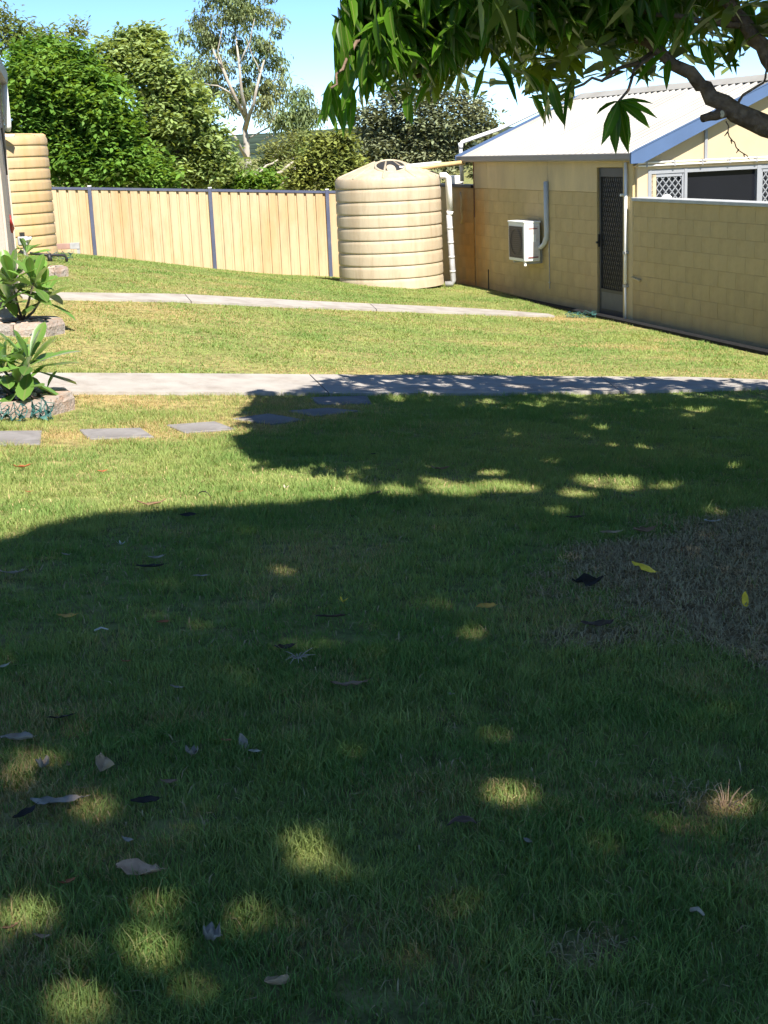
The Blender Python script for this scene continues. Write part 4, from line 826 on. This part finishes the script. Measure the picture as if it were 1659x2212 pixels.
lm = limb('limb', [TB + (-.05, -.05, 1.25), E6(1800, 330, 6.6), F1, F2, E6(1524, 187, 6.5), E6(1487, 155, 6.5), E6(1400, 90, 6.6), E6(1250, 60, 6.9), E6(1050, 70, 7.1), E6(880, 90, 7.1)], [.10, .085, .060, .046, .036, .031, .026, .02, .016, .011])
limb('limb', [TB + (-.02, -.1, 1.9), E6(1780, 220, 6.7), E6(1659, 125, 6.7), E6(1618, 63, 6.7), E6(1579, 12, 6.7), E6(1500, -120, 6.8), E6(1350, -350, 7.2)], [.10, .07, .042, .036, .032, .03, .025])
limb('branch', [E6(1600, 54, 6.7), E6(1540, 46, 6.6), E6(1490, 40, 6.5), E6(1380, 20, 6.5)], [.018, .016, .013, .01], 8)
limb('branch', [E6(1050, 70, 7.1), E6(960, 130, 7.0), E6(900, 165, 6.9), E6(860, 160, 6.8)], [.014, .012, .011, .008], 8)
limb('branch', [E6(900, 88, 7.1), E6(830, 70, 6.8), E6(770, 90, 6.5), E6(740, 150, 6.35), E6(715, 190, 6.3)], [.013, .011, .009, .007, .005], 8)
limb('branch', [E6(1420, 105, 6.6), E6(1370, 150, 6.4), E6(1337, 218, 6.2)], [.01, .008, .006], 8)
limb('branch', [E6(1420, 105, 6.6), E6(1300, 175, 6.5), E6(1240, 190, 6.5)], [.012, .008, .006], 8)
limb('stub', [E6(1566, 240, 6.5), E6(1545, 250, 6.45), E6(1517, 256, 6.42)], [.032, .022, .019], 9, .003)
ct = E6(1560, 246, 6.44) - TB; MB().lathe([(.012, -.006), (.011, 0), (.001, .001)], 14).build('cut_face', M_cut, mango).matrix_basis = Matrix.Translation(Vector(ct)) @ Matrix.Rotation(math.radians(80), 4, 'X') @ Matrix.Diagonal((1, 1.5, 1, 1))
limb('twig', [E6(1587, 230, 6.5), E6(1605, 205, 6.45), E6(1650, 178, 6.4), E6(1656, 150, 6.4), E6(1653, 120, 6.4)], [.008, .007, .006, .005, .004], 6, .002)
tw = limb('dry_twig', [E6(1568, 262, 6.45), E6(1575, 295, 6.45), E6(1590, 318, 6.45), E6(1612, 335, 6.45), E6(1620, 345, 6.45)], [.0035, .003, .003, .0025, .002], 5, .003)
for (x, y) in ((1579, 302), (1596, 322), (1607, 332), (1572, 285)): limb('thorn', [E6(x, y, 6.45), E6(x + random.uniform(-9, 3), y + 9, 6.45)], [.004, .002], 5, 0)
for e, r in (((2.2, 8.8, 5.2), .05), ((.6, 6.6, 4.6), .05)):
    a0 = TB + np.array([-.1, -.5, 3.0]); limb('limb', [a0, a0 + (np.array(e) - a0) * .4 + (0, 0, .45), np.array(e)], [.07, r, .02], 8, .03)
# tall tree behind the photographer: its shadow covers the foreground
bb, dd_, ss_, LL = mB; ctr = bb.mean(0); SB = np.array([3.6, -5.6, gz(3.6, -5.6)])
shade_tree = empty('shade_tree', SB); tag(shade_tree, 'tall leafy tree behind the viewpoint shading the foreground lawn', 'tree')
tag(obj('leaf_mass', diamonds('leaf_mass', bb - SB, dd_, ss_, LL, LL * rng.uniform(.32, .42, len(LL))), L_mango, shade_tree), kind='stuff')
tb_ = MB(); top_ = SB + np.array([-.3, -.6, 7.0]); tb_.tube([(0, 0, -.2), (0, .05, 1.5), (-.15, .3, 3.6), top_ - SB], [.28, .22, .18, .15], 12); tb_.build('trunk', M_bark, shade_tree, True)
for k in range(7):
    e = ctr + (bb[rng.integers(len(bb))] - ctr) * .75; MB().tube([top_ - SB - (0, 0, .4), (top_ + e) / 2 - SB + (0, 0, .3), e - SB], [.1, .06, .02], 8).build('limb', M_bark, shade_tree, True)

# ------------------------------------------------------------------ planters with frangipani
M_frang = leafmat('frangipani_leaf', (.11, .22, .045), (.15, .27, .055), trans=.32, rough=.3, gloss=.6, nscale=4, rnd=.3, rib=(.20, .25, .08), tcol=(1.9, 1.8, .5))
M_fstem = mat('frangipani_stem', (.14, .12, .09), rough=.8, var=.3, scale=20)
fl = []
for dr, wd in ((-.02, .34), (.15, .30), (.3, .32), (.08, .38)):
    T = np.array([0, .2, .45, .7, .88, 1.0]); Pw = np.array([.08, .35, .8, 1.0, .7, 0]); V = []; uv = []
    for t, p in zip(T, Pw):
        c = (0, t, -dr * t * t + .05 * t)
        for a in ((-1, 0, 1) if t < 1 else (0,)): V.append((a * p * wd / 2, c[1], c[2] + abs(a) * p * wd * .16)); uv.append((a * p, t))
    Q = [(r * 3 + a, r * 3 + a + 1, r * 3 + a + 4, r * 3 + a + 3) for r in range(4) for a in (0, 1)]
    me = np_mesh('leaf', np.array(V), np.array(Q), np.array([(12, 13, 15), (13, 14, 15)]), {'luv': ('FLOAT2', np.array(uv))}); me.materials.append(M_frang); me.polygons.foreach_set('use_smooth', [True] * len(me.polygons)); fl.append(me)
CIRC = []
def planter(px, R, h, n, label):
    c = gp(*px); CIRC.append((c[0], c[1], R + .05)); p = empty('planter', c); tag(p, label, 'planter', 'stone ringed planters by the house')
    MB().lathe([(R - .1, h - .05), (R * .6, h - .02), (.001, h - .015)], 24).build('soil', M_soil, p)
    for k in range(n):
        a0, a1 = 2 * math.pi * k / n + .012, 2 * math.pi * (k + 1) / n - .012; V = []
        for rr, z in ((R, -.12), (R + .015, h * .5), (R, h), (R - .14, h), (R - .14, -.12)):
            for a in (a0, (a0 + a1) / 2, a1):
                f_ = math.cos(math.pi / n) if a not in (a0, a1) else 1.0; f_ += random.uniform(-.012, .012)
                V.append((rr * f_ * math.cos(a), rr * f_ * math.sin(a), z + random.uniform(-.006, .006)))
        Fc = [(r * 3 + i, r * 3 + i + 1, (r + 1) * 3 + i + 1, (r + 1) * 3 + i) for r in range(4) for i in (0, 1)] + [(0, 3, 6, 9, 12), (14, 11, 8, 5, 2)]
        MB().add(V, Fc).build('edging_stone', M_edge, p)
    st = MB()
    for _ in range(26):
        a, r = random.uniform(0, 6.28), random.uniform(.05, R - .15); x, y = r * math.cos(a), r * math.sin(a); s_ = random.uniform(.012, .03)
        st.bbox(x - s_, x + s_, y - s_, y + s_, h - .03, h - .03 + s_ * 1.4, s_ * .4)
    tag(st.build('pebbles', mat('pebble', (.55, .38, .30), var=.4, scale=14, rough=.8), p), kind='stuff')
    return p, c, h
def frangipani(pl, tips, label, lsz, stem0):
    p, c, h = pl; f = empty('frangipani', c + np.array([0, 0, h - .03])); tag(f, label, 'plant', 'young frangipani plants by the house'); lo = np.array(f.location); b0 = gp(*stem0); b0 = np.array([c[0], c[1], lo[2]]) * .3 + np.array([b0[0], b0[1], lo[2]]) * .7
    b0[2] = lo[2]
    for (x, y, dD, n, L0) in tips:
        t = at_D(x, y, c[1] + dD); MB().tube([b0 - lo, (b0 + t) / 2 - lo + rng.normal(size=3) * .015, t - lo], [.016, .013, .010], 7).build('stem', M_fstem, f, True)
        for k in range(n):
            a = 2 * math.pi * (k * .382 + random.uniform(-.05, .05)); e = math.radians(75 - 105 * (k + .5) / n + random.uniform(-10, 10))
            d = np.array([math.cos(a) * math.cos(e), math.sin(a) * math.cos(e), math.sin(e)]); s = unit(np.cross(d, [0, 0, 1.0]) + rng.normal(size=3) * .15); s = unit(s - d * (s @ d))
            if np.cross(s, d)[2] < 0: s = -s
            put_leaf(fl[random.randrange(4)], t - lo + d * .015 - np.array([0, 0, .05 * k / n]), d, s, L0 * lsz * (.55 + .5 * min(1, (k + 3) / n)) * random.uniform(.85, 1.15), f)
    return f
pl1 = planter((30, 878), .46, .088, 8, 'near stone ringed planter holding the leafiest frangipani')
pl2 = planter((52, 714), .40, .10, 8, 'middle stone ringed planter behind the near one')
pl3 = planter((92, 592), .34, .09, 7, 'far stone ringed planter near the apricot tank')
frangipani(pl1, [(62, 783, -.05, 17, .37), (8, 800, .05, 15, .36), (42, 832, -.12, 8, .26), (-40, 790, 0, 14, .34), (100, 850, .15, 4, .16)], 'leafy frangipani in the near planter at the left edge', 1.15, (44, 880))
frangipani(pl2, [(26, 608, .0, 14, .42), (72, 612, -.1, 13, .36), (92, 640, .1, 9, .34), (20, 650, -.1, 8, .30), (-10, 620, .1, 12, .36)], 'frangipani with dark lower leaves in the middle planter', 1.1, (49, 702))
frangipani(pl3, [(56, 545, .1, 12, .32)], 'small yellowish frangipani beside the apricot tank tap', 1.0, (66, 588))
# turquoise netting scraps
def netting(px, w, h, label, n=9):
    c = gp(*px); m = MB(); P = {}
    o = empty('netting_scrap', c); tag(o, label, 'netting', 'turquoise netting scraps')
    g = [[(w * (i / n - .5) + random.uniform(-.02, .02), random.uniform(-.05, .05), h * j / 4 * (.6 + .6 * math.sin(i * 1.3) ** 2) + random.uniform(0, .015)) for j in range(5)] for i in range(n + 1)]
    for i in range(n + 1):
        m.tube(g[i], .004, 4)
    for j in range(5): m.tube([g[i][j] for i in range(n + 1)], .004, 4)
    for i in range(n):
        if random.random() < .55: j = random.randrange(3); m.add([g[i][j], g[i + 1][j], g[i + 1][j + 1], g[i][j + 1]], [(0, 1, 2, 3)])
    m.build('mesh_strands', M_teal, o); return o
netting((25, 912), .22, .12, 'turquoise netting scrap draped on the near planter front')
netting((92, 908), .16, .13, 'narrow turquoise netting scrap hanging on the near planter edge')
netting((96, 722), .10, .09, 'turquoise netting scrap on the middle planter edge')
netting((55, 726), .16, .06, 'turquoise netting scrap lying before the middle planter')
netting((128, 560), .40, .10, 'turquoise netting scrap on grass beside the apricot tank')
netting((1255, 687), .42, .09, 'turquoise netting scrap at the block wall foot left of the door')

# ------------------------------------------------------------------ lawn blades
def blades(P, h, w, lean, flat=0.0, seg=True):
    """N grass blades rooted at P: a bent strip and tip each (near) or one sliver each (far)"""
    n = len(P); f_ = rng.uniform(0, 2 * np.pi, n); l = lean * rng.uniform(.15, 1.3, n) * h; D2 = np.stack([np.cos(f_), np.sin(f_), 0 * f_], -1); tw = f_ + rng.uniform(-.7, .7, n)
    Sd = np.stack([-np.sin(tw), np.cos(tw), 0 * f_], -1) * (w * rng.uniform(.7, 1.25, n) / 2)[:, None]; Z = np.array([0, 0, 1.0]); b0 = P - Z * .008
    tip = P + D2 * l[:, None] + Z * (h * (1 - flat * rng.uniform(.4, .9, n)))[:, None]
    if not seg:
        V = np.stack([b0 - Sd, b0 + Sd, tip], 1); return V.reshape(-1, 3), None, np.arange(n * 3).reshape(n, 3), 3
    m = P + D2 * (l * .32)[:, None] + Z * (h * .6)[:, None]; V = np.stack([b0 - Sd, b0 + Sd, m - Sd * .85, m + Sd * .85, tip], 1); o = np.arange(n)[:, None] * 5
    return V.reshape(-1, 3), np.array([[0, 1, 3, 2]]) + o, np.array([[2, 3, 4]]) + o, 5
def grassmat():
    m = bpy.data.materials.new('grass_blade'); m.use_nodes = True; N, L = m.node_tree.nodes, m.node_tree.links; N.remove(N['Principled BSDF']); out = N['Material Output']
    ge = N.new('ShaderNodeNewGeometry'); oi = N.new('ShaderNodeObjectInfo'); at = N.new('ShaderNodeAttribute'); at.attribute_name = 'dry'
    nz = N.new('ShaderNodeTexNoise'); nz.inputs['Scale'].default_value = 1.1; nz.inputs['Detail'].default_value = 4; L.new(ge.outputs['Position'], nz.inputs['Vector'])
    mr = N.new('ShaderNodeMapRange'); mr.inputs[1].default_value = .38; mr.inputs[2].default_value = .64; L.new(nz.outputs['Fac'], mr.inputs[0])
    m1 = N.new('ShaderNodeMix'); m1.data_type = 'RGBA'; L.new(mr.outputs[0], m1.inputs[0]); m1.inputs[6].default_value = (.195, .305, .09, 1); m1.inputs[7].default_value = (.315, .38, .13, 1)
    # single straw-coloured blades among the green, more of them where the lawn is dry
    ad = N.new('ShaderNodeMath'); ad.operation = 'ADD'; L.new(ge.outputs['Random Per Island'], ad.inputs[0]); L.new(at.outputs['Fac'], ad.inputs[1])
    r2 = N.new('ShaderNodeMapRange'); r2.inputs[1].default_value = .83; r2.inputs[2].default_value = 1.06; L.new(ad.outputs[0], r2.inputs[0])
    m2 = N.new('ShaderNodeMix'); m2.data_type = 'RGBA'; L.new(r2.outputs[0], m2.inputs[0]); L.new(m1.outputs[2], m2.inputs[6]); m2.inputs[7].default_value = (.48, .37, .19, 1)
    rr = N.new('ShaderNodeMapRange'); rr.inputs[3].default_value = .78; rr.inputs[4].default_value = 1.22; f2 = N.new('ShaderNodeMath'); f2.operation = 'MULTIPLY'; f2.inputs[1].default_value = 37.7; L.new(ge.outputs['Random Per Island'], f2.inputs[0]); f3 = N.new('ShaderNodeMath'); f3.operation = 'FRACT'; L.new(f2.outputs[0], f3.inputs[0]); L.new(f3.outputs[0], rr.inputs[0])
    vm = N.new('ShaderNodeVectorMath'); vm.operation = 'SCALE'; L.new(m2.outputs[2], vm.inputs[0]); L.new(rr.outputs[0], vm.inputs['Scale'])
    df = N.new('ShaderNodeBsdfDiffuse'); L.new(vm.outputs[0], df.inputs[0]); tr = N.new('ShaderNodeBsdfTranslucent'); tm = N.new('ShaderNodeVectorMath'); tm.operation = 'MULTIPLY'; L.new(vm.outputs[0], tm.inputs[0]); tm.inputs[1].default_value = (1.3, 1.25, .6); L.new(tm.outputs[0], tr.inputs[0])
    ms = N.new('ShaderNodeMixShader'); ms.inputs[0].default_value = .38; L.new(df.outputs[0], ms.inputs[1]); L.new(tr.outputs[0], ms.inputs[2])
    L.new(ms.outputs[0], out.inputs['Surface']); return m
M_grass = grassmat()
M_straw = mat('dead_straw', (.48, .35, .18), rough=.9, var=.3, scale=20, rnd=.35)
def lawn_points(y0, y1, dens, side=1.3):
    w = .29 * y1 + side; n = int((y1 - y0) * 2 * w * dens); P = rng.uniform((-w, y0), (w, y1), (n, 2)); P = P[np.abs(P[:, 0]) < .29 * P[:, 1] + side]
    k = np.ones(len(P), bool); x, y = P[:, 0], P[:, 1]
    jx = x + rng.normal(size=len(x)) * .012; jy = y + rng.normal(size=len(x)) * .012
    for pl in PATHPOLY + PAVPOLY: k &= ~inpoly(jx, jy, pl)
    for (cx, cy, r) in CIRC + [(TC[0], TC[1], .92), (LT[0], LT[1], .92)]: k &= (x - cx) ** 2 + (y - cy) ** 2 > r * r
    rel = np.stack([x - BC[0], y - BC[1]], -1); bx = rel @ bv[:2]; k &= bx < -.19
    r2 = np.stack([x - HC[0], y - HC[1]], -1); k &= ~((r2 @ np.array([math.cos(HA), math.sin(HA)]) < .03) & (np.abs(r2 @ np.array([-math.sin(HA), math.cos(HA)]) + 1.7) < 1.75)); k &= y < 28.63
    P = P[k]; return P
def make_lawn(name, label, y0, y1, dens, per, sig, h0, w0, lean, seg):
    C = lawn_points(y0, y1, dens / per, .9); C = C[rng.random(len(C)) < .55 + .7 * vnoise(C[:, 0], C[:, 1], .25)]
    cc = np.repeat(C, per, 0); P = cc + rng.normal(size=cc.shape) * sig; hc = np.repeat(rng.uniform(.65, 1.25, len(C)), per)
    k = np.ones(len(P), bool)
    jx, jy = P[:, 0] + rng.normal(size=len(P)) * .02, P[:, 1] + rng.normal(size=len(P)) * .02
    for pl in PATHPOLY + PAVPOLY: k &= ~inpoly(jx, jy, pl)
    for (cx, cy, r) in CIRC: k &= (P[:, 0] - cx) ** 2 + (P[:, 1] - cy) ** 2 > (r - .03) ** 2
    P, hc = P[k], hc[k]; br = bare(P[:, 0], P[:, 1]); k = rng.random(len(P)) > br * .95; P, hc, br = P[k], hc[k], br[k]
    dv = dry(P[:, 0], P[:, 1]); n = len(P); h = h0 * hc * (.6 + .9 * vnoise(P[:, 0] + 3, P[:, 1], .13)) * rng.uniform(.5, 1.2, n) * (.65 + .7 * vnoise(P[:, 0], P[:, 1], .5)) * (1 - .35 * dv)
    V, Q, T, kk = blades(np.stack([P[:, 0], P[:, 1], ground(P[:, 0], P[:, 1])], -1), h, w0, lean, 0, seg)
    o = obj(name, np_mesh(name, V, Q, T, {'dry': ('FLOAT', np.repeat(np.clip(dv + .3 * br - .08, 0, 1), kk))}), M_grass); tag(o, label, 'grass', kind='stuff'); return n
make_lawn('lawn_grass', 'short mown grass in the shade of the tree', 1.9, 5.0, 23000, 14, .024, .031, .0030, 1.1, True)
make_lawn('lawn_grass', 'mown grass of the middle lawn between shade and near path', 5.0, 12.6, 10500, 14, .032, .031, .0062, 1.2, False)
make_lawn('lawn_grass', 'sunlit mown grass beyond the near path up to the fence', 12.6, 28.7, 2600, 12, .09, .021, .014, 1.8, False)
# dead straw matted on the bare soil
P = lawn_points(1.9, 9, 7000); P = P[rng.random(len(P)) < np.clip(bare(P[:, 0], P[:, 1]), 0, 1) * .85 * (.35 + vnoise(P[:, 0], P[:, 1], .09)) + .02]; n = len(P)
V, Q, T, kk = blades(np.stack([P[:, 0], P[:, 1], ground(P[:, 0], P[:, 1]) + .006], -1), rng.uniform(.01, .03, n), .0045, 2.6, .9, True)
tag(obj('dead_straw', np_mesh('dead_straw', V, Q, T), M_straw), 'dead straw matted over the bare soil', 'straw', kind='stuff')

# ------------------------------------------------------------------ fallen leaves and litter on the lawn
LC = {'brown': (.27, .15, .085), 'dark': (.10, .06, .04), 'black': (.035, .026, .02), 'grey': (.40, .31, .23), 'pale': (.55, .45, .33), 'red': (.40, .13, .05), 'yellow': (.95, .62, .05), 'orange': (.68, .34, .07), 'blue': (.36, .29, .23), 'white': (.60, .54, .46), 'pink': (.62, .36, .22), 'tan': (.46, .30, .18)}
LM = {k: mat('litter_' + k, v, rough=.65, var=.3, scale=14, spec=.3, bump=.4, bscale=30) for k, v in LC.items()}
GREYISH = {}
def litter(px, py, size, colr, ang, label, asp=.34, curl=.35, cup=.25, tilt=0, wav=.12, lift=.012):
    """one dried leaf: a blade of ten cells, bent along its length, cupped across, with a wavy edge and a stalk"""
    g = gp(px, py); D = math.hypot(math.hypot(g[0], g[1]), EYE - g[2]); L = size * D / FPX * 1.12; w = L * asp; V = []; T = np.linspace(0, 1, 8); Pw = np.sin(np.pi * np.clip(T, .02, .98) ** .85) ** .8
    for t, p in zip(T, Pw):
        th = curl * (t - .5) * 2; R = 1 / max(abs(curl), .05) * L / 2; y = R * math.sin(th * (L / 2) / R * (1 / (L / 2)) * (L / 2)) if abs(curl) > .05 else (t - .5) * L
        y = math.sin(th) / curl * L / 2 if abs(curl) > .02 else (t - .5) * L; z = (1 - math.cos(th)) / curl * L / 2 if abs(curl) > .02 else 0
        for a in (-1, -.4, .4, 1): V.append((a * p * w / 2 * (1 + random.uniform(-.15, .15)), y, z + a * a * p * w * cup + random.uniform(-1, 1) * wav * w * abs(a)))
    n = 8; Q = [(r * 4 + c, r * 4 + c + 1, r * 4 + c + 5, r * 4 + c + 4) for r in range(n - 1) for c in range(3)]
    k = len(V); e = V[1:3]; y0 = V[0][1]; z0 = (V[1][2] + V[2][2]) / 2; V += [(-L * .008, y0, z0), (L * .008, y0, z0), (0, y0 - L * .16, z0 + L * .04)]; Q.append((k, k + 1, k + 2))
    zmin = min(q[2] for q in V); V = [(x, y, z - zmin) for x, y, z in V]
    o = MB().add(V, Q).build('fallen_leaf', LM[colr], None, True); o.location = (g[0], g[1], g[2] + .014 + lift); o.rotation_euler = (math.radians(tilt), random.uniform(-.35, .35), math.radians(ang))
    md = o.modifiers.new('thick', 'SOLIDIFY'); md.thickness = .0012
    tag(o, label, 'leaf', 'fallen leaves on the lawn'); return o
H_, V_ = 90, 0
for a in [
 (48, 1018, 34, 'red', 85, 'red-brown fallen leaf on sunny grass near left edge below the leftmost paver'), (222, 1027, 20, 'red', 95, 'small bright red fallen leaf on sunny grass below the second paver'),
 (63, 1072, 16, 'red', 60, 'small rusty fallen leaf on sunny grass nearest the left shadow edge'), (328, 1099, 58, 'brown', 88, 'long brown fallen leaf right on the shadow edge at left'),
 (407, 1123, 34, 'black', 92, 'dark flat fallen leaf just inside the shadow below the curled black one'), (520, 977, 13, 'red', 70, 'tiny red fallen leaf at the left border of the tree shadow'),
 (517, 1071, 13, 'red', 90, 'tiny rusty fallen leaf beside the curled black leaf on the shadow edge'), (950, 1022, 38, 'brown', 80, 'dark red-brown fallen leaf in shade above the dappled light band'),
 (810, 1077, 32, 'brown', 120, 'curled brown fallen leaf at the left end of the dappled light band'), (805, 989, 12, 'black', 90, 'tiny black fallen leaf alone in the shade below the pavers'),
 (1318, 1161, 40, 'tan', 80, 'orange-brown fallen leaf at the upper left tip of the bare soil'), (1392, 1157, 48, 'brown', 92, 'dull brown fallen leaf at the top edge of the bare soil'),
 (1537, 1137, 30, 'white', 75, 'grey-white fallen leaf at the top edge of the bare soil near right'), (1290, 1364, 66, 'dark', 90, 'broad dark brown fallen leaf at the lower left edge of the bare soil'),
 (1050, 1323, 40, 'orange', 94, 'thin orange fallen leaf on shaded grass left of the bare soil'), (145, 1344, 38, 'orange', 80, 'orange-yellow fallen leaf on shaded grass at left'),
 (325, 1236, 54, 'black', 88, 'long black fallen leaf lying flat in shaded grass at left'), (338, 1217, 34, 'grey', 95, 'thin grey fallen leaf just above the long black one'),
 (435, 1256, 30, 'grey', 85, 'small grey fallen leaf right of the long black one'), (24, 1250, 58, 'blue', 78, 'long blue-grey fallen leaf at the left frame edge'),
 (143, 1210, 22, 'grey', 60, 'small grey-black fallen leaf in shade at upper left'), (353, 1357, 24, 'red', 80, 'small red-brown fallen leaf in shade right of the orange-yellow one'),
 (715, 1346, 58, 'dark', 84, 'dark brown fallen leaf beneath a tiny pale flower in the shade'), (755, 1494, 72, 'brown', 90, 'large flat brown fallen leaf in the middle of the shaded lawn'),
 (616, 1413, 42, 'black', 84, 'black fallen leaf beside the pale straw tuft'), (272, 1443, 22, 'red', 70, 'small dark red fallen leaf in the left shade'),
 (382, 1500, 30, 'grey', 55, 'small grey fallen leaf left of the large flat brown one'), (132, 1566, 48, 'black', 92, 'thin black fallen leaf at left in the shade'),
 (35, 1613, 68, 'grey', 86, 'grey fallen leaf with a pale tip at the left frame edge'), (150, 1668, 22, 'brown', 20, 'small grey-brown leaf between the crumpled leaf and the curled ring'),
 (490, 1615, 24, 'red', 85, 'small orange-red fallen leaf beside the upright grey leaf'), (365, 1706, 34, 'brown', 75, 'brown fallen leaf right of the curled ring leaf'),
 (315, 1749, 54, 'black', 98, 'black fallen leaf with pale edge lower left of centre'), (278, 1833, 30, 'grey', 50, 'small grey fallen leaf above the large pale orange leaf'),
 (147, 1926, 36, 'red', 110, 'dark red fallen leaf in the lower left shade'), (93, 2046, 34, 'pink', 70, 'pinkish orange fallen leaf in the lower left corner area'),
 (550, 1640, 26, 'pale', 75, 'thin pale sliver of leaf below the upright grey leaf'), (10, 1455, 26, 'pale', 130, 'pale fallen leaf cut by the left frame edge'), (22, 2026, 34, 'brown', 115, 'brown fallen leaf at the left frame edge near the bottom'),
 (1240, 1128, 34, 'dark', 88, 'dark fallen leaf in the shade just below the dappled light band'), (975, 1515, 16, 'grey', 60, 'tiny grey leaf in the centre right shade'), (1140, 1835, 22, 'grey', 30, 'small grey fallen leaf in the lower right shade')]:
    px, py, sz, c, an, lab = a; litter(px, py, sz, c, an + random.uniform(-8, 8), lab, asp=random.uniform(.28, .42), curl=random.uniform(.15, .7), cup=random.uniform(.05, .3))
litter(1388, 1250, 50, 'yellow', 80, 'bright yellow fallen leaf on the bare soil', asp=.62, curl=-.35, cup=-.2, tilt=24, lift=.03)
litter(1607, 1311, 38, 'yellow', 15, 'yellow and pale fallen leaf standing up on the bare soil near right edge', asp=.4, curl=1.1, tilt=55)
litter(1268, 1272, 64, 'black', 95, 'torn black-brown fallen leaf at the left edge of the bare soil', asp=.4, wav=.35, curl=.7)
litter(440, 1087, 42, 'black', 88, 'curled black fallen leaf arched over the shadow edge', asp=.25, curl=-1.5, cup=.1)
litter(998, 1801, 66, 'dark', 95, 'arched dark brown fallen leaf in the lower right shade', asp=.33, curl=-1.0, cup=-.2)
litter(228, 1676, 80, 'tan', 40, 'brown fallen leaf curled up into an open ring at lower left', asp=.34, curl=2.6, cup=.05, tilt=12)
litter(92, 1674, 36, 'grey', 30, 'crumpled grey-white fallen leaf left of the curled ring leaf', asp=.7, curl=1.2, cup=.5, wav=.4)
litter(415, 1647, 32, 'grey', 60, 'crumpled grey fallen leaf right of the curled ring leaf', asp=.7, curl=1.2, cup=.4, wav=.4)
litter(528, 1622, 40, 'grey', 10, 'grey fallen leaf standing upright in shaded grass', asp=.4, curl=.6, cup=.4, tilt=60)
litter(125, 1751, 98, 'blue', 88, 'large grey-blue fallen leaf at lower left', asp=.3, curl=.25, cup=.08, wav=.2)
litter(54, 1778, 56, 'black', 145, 'black fallen leaf slanting at the left end of the large grey-blue leaf', asp=.3, curl=.5)
litter(303, 1904, 90, 'pink', 76, 'large pale orange fallen leaf with ragged edges at lower left', asp=.36, curl=.5, cup=.2, wav=.3)
litter(458, 2052, 44, 'blue', 60, 'crumpled blue-grey fallen leaf near the bottom sun patches', asp=.75, curl=1.1, cup=.5, wav=.4)
litter(600, 2150, 72, 'tan', 150, 'upright folded tan fallen leaf at the bottom of the frame', asp=.34, curl=.4, cup=.7, tilt=30)
def bit(name, px, py, size, ang, label, m, r, cat):
    g = gp(px, py); D = math.hypot(math.hypot(g[0], g[1]), EYE - g[2]); L = size * D / FPX; a = math.radians(ang)
    o = MB().tube([(0, 0, 0), (math.cos(a) * L * .5, math.sin(a) * L * .5, .012), (math.cos(a) * L, math.sin(a) * L, .004)], [r, r * .9, r * .5], 6).build(name, LM[m], None, True, loc=g + np.array([0, 0, .035])); return tag(o, label, cat)
bit('white_stick', 206, 1381, 30, -5, 'thin white stick in the shaded grass at left', 'white', .004, 'stick')
bit('grey_stick', 1493, 1995, 34, -55, 'grey stick lying diagonally in the lower right grass', 'grey', .006, 'stick')
for (x, y, c, lab) in ((741, 1316, 'yellow', 'tiny pale yellow flower on the shaded lawn'), (262, 1190, 'white', 'tiny white petal on the shaded lawn at left'), (617, 1066, 'pale', 'tiny pale petal on the sunny grass at the shadow edge')):
    g = gp(x, y); o = empty('fallen_flower', g + np.array([0, 0, .03])); tag(o, lab, 'flower')
    for k in range(4):
        a = k * 1.57 + .4; put_leaf(fl[k % 4], np.zeros(3), np.array([math.cos(a) * .8, math.sin(a) * .8, .6]), np.array([-math.sin(a), math.cos(a), 0]), .028, o, 'petal')
    for ch in o.children: ch.data = ch.data.copy() if False else ch.data
    pm_ = bpy.data.meshes.new('petal'); 
    for ch in list(o.children):
        me = ch.data.copy(); me.materials.clear(); me.materials.append(LM[c]); ch.data = me
g = gp(645, 1440); stf = empty('straw_tuft', g + np.array([0, 0, .03])); tag(stf, 'pale star-shaped tuft of dry straw on the shaded lawn', 'straw')
for k in range(13):
    a = k * 2.4; l = random.uniform(.03, .085); MB().tube([(0, 0, 0), (math.cos(a) * l * .5, math.sin(a) * l * .5, .012), (math.cos(a) * l, math.sin(a) * l, random.uniform(0, .02))], [.0022, .0018, .0008], 4).build('straw', LM['grey'], stf)
g = gp(1570, 1750); dt = empty('dry_grass_tuft', g); tag(dt, 'small dry straw-coloured grass tuft in a sun patch at lower right', 'grass tuft')
for k in range(16):
    a = random.uniform(0, 6.28); r = random.uniform(0, .035); l = random.uniform(.03, .065); x, y = r * math.cos(a), r * math.sin(a); MB().tube([(x, y, 0), (x + math.cos(a) * l * .3, y + math.sin(a) * l * .3, l * .6), (x + math.cos(a) * l * .8, y + math.sin(a) * l * .8, l)], [.002, .0016, .0006], 4).build('blade', LM['tan'], dt)
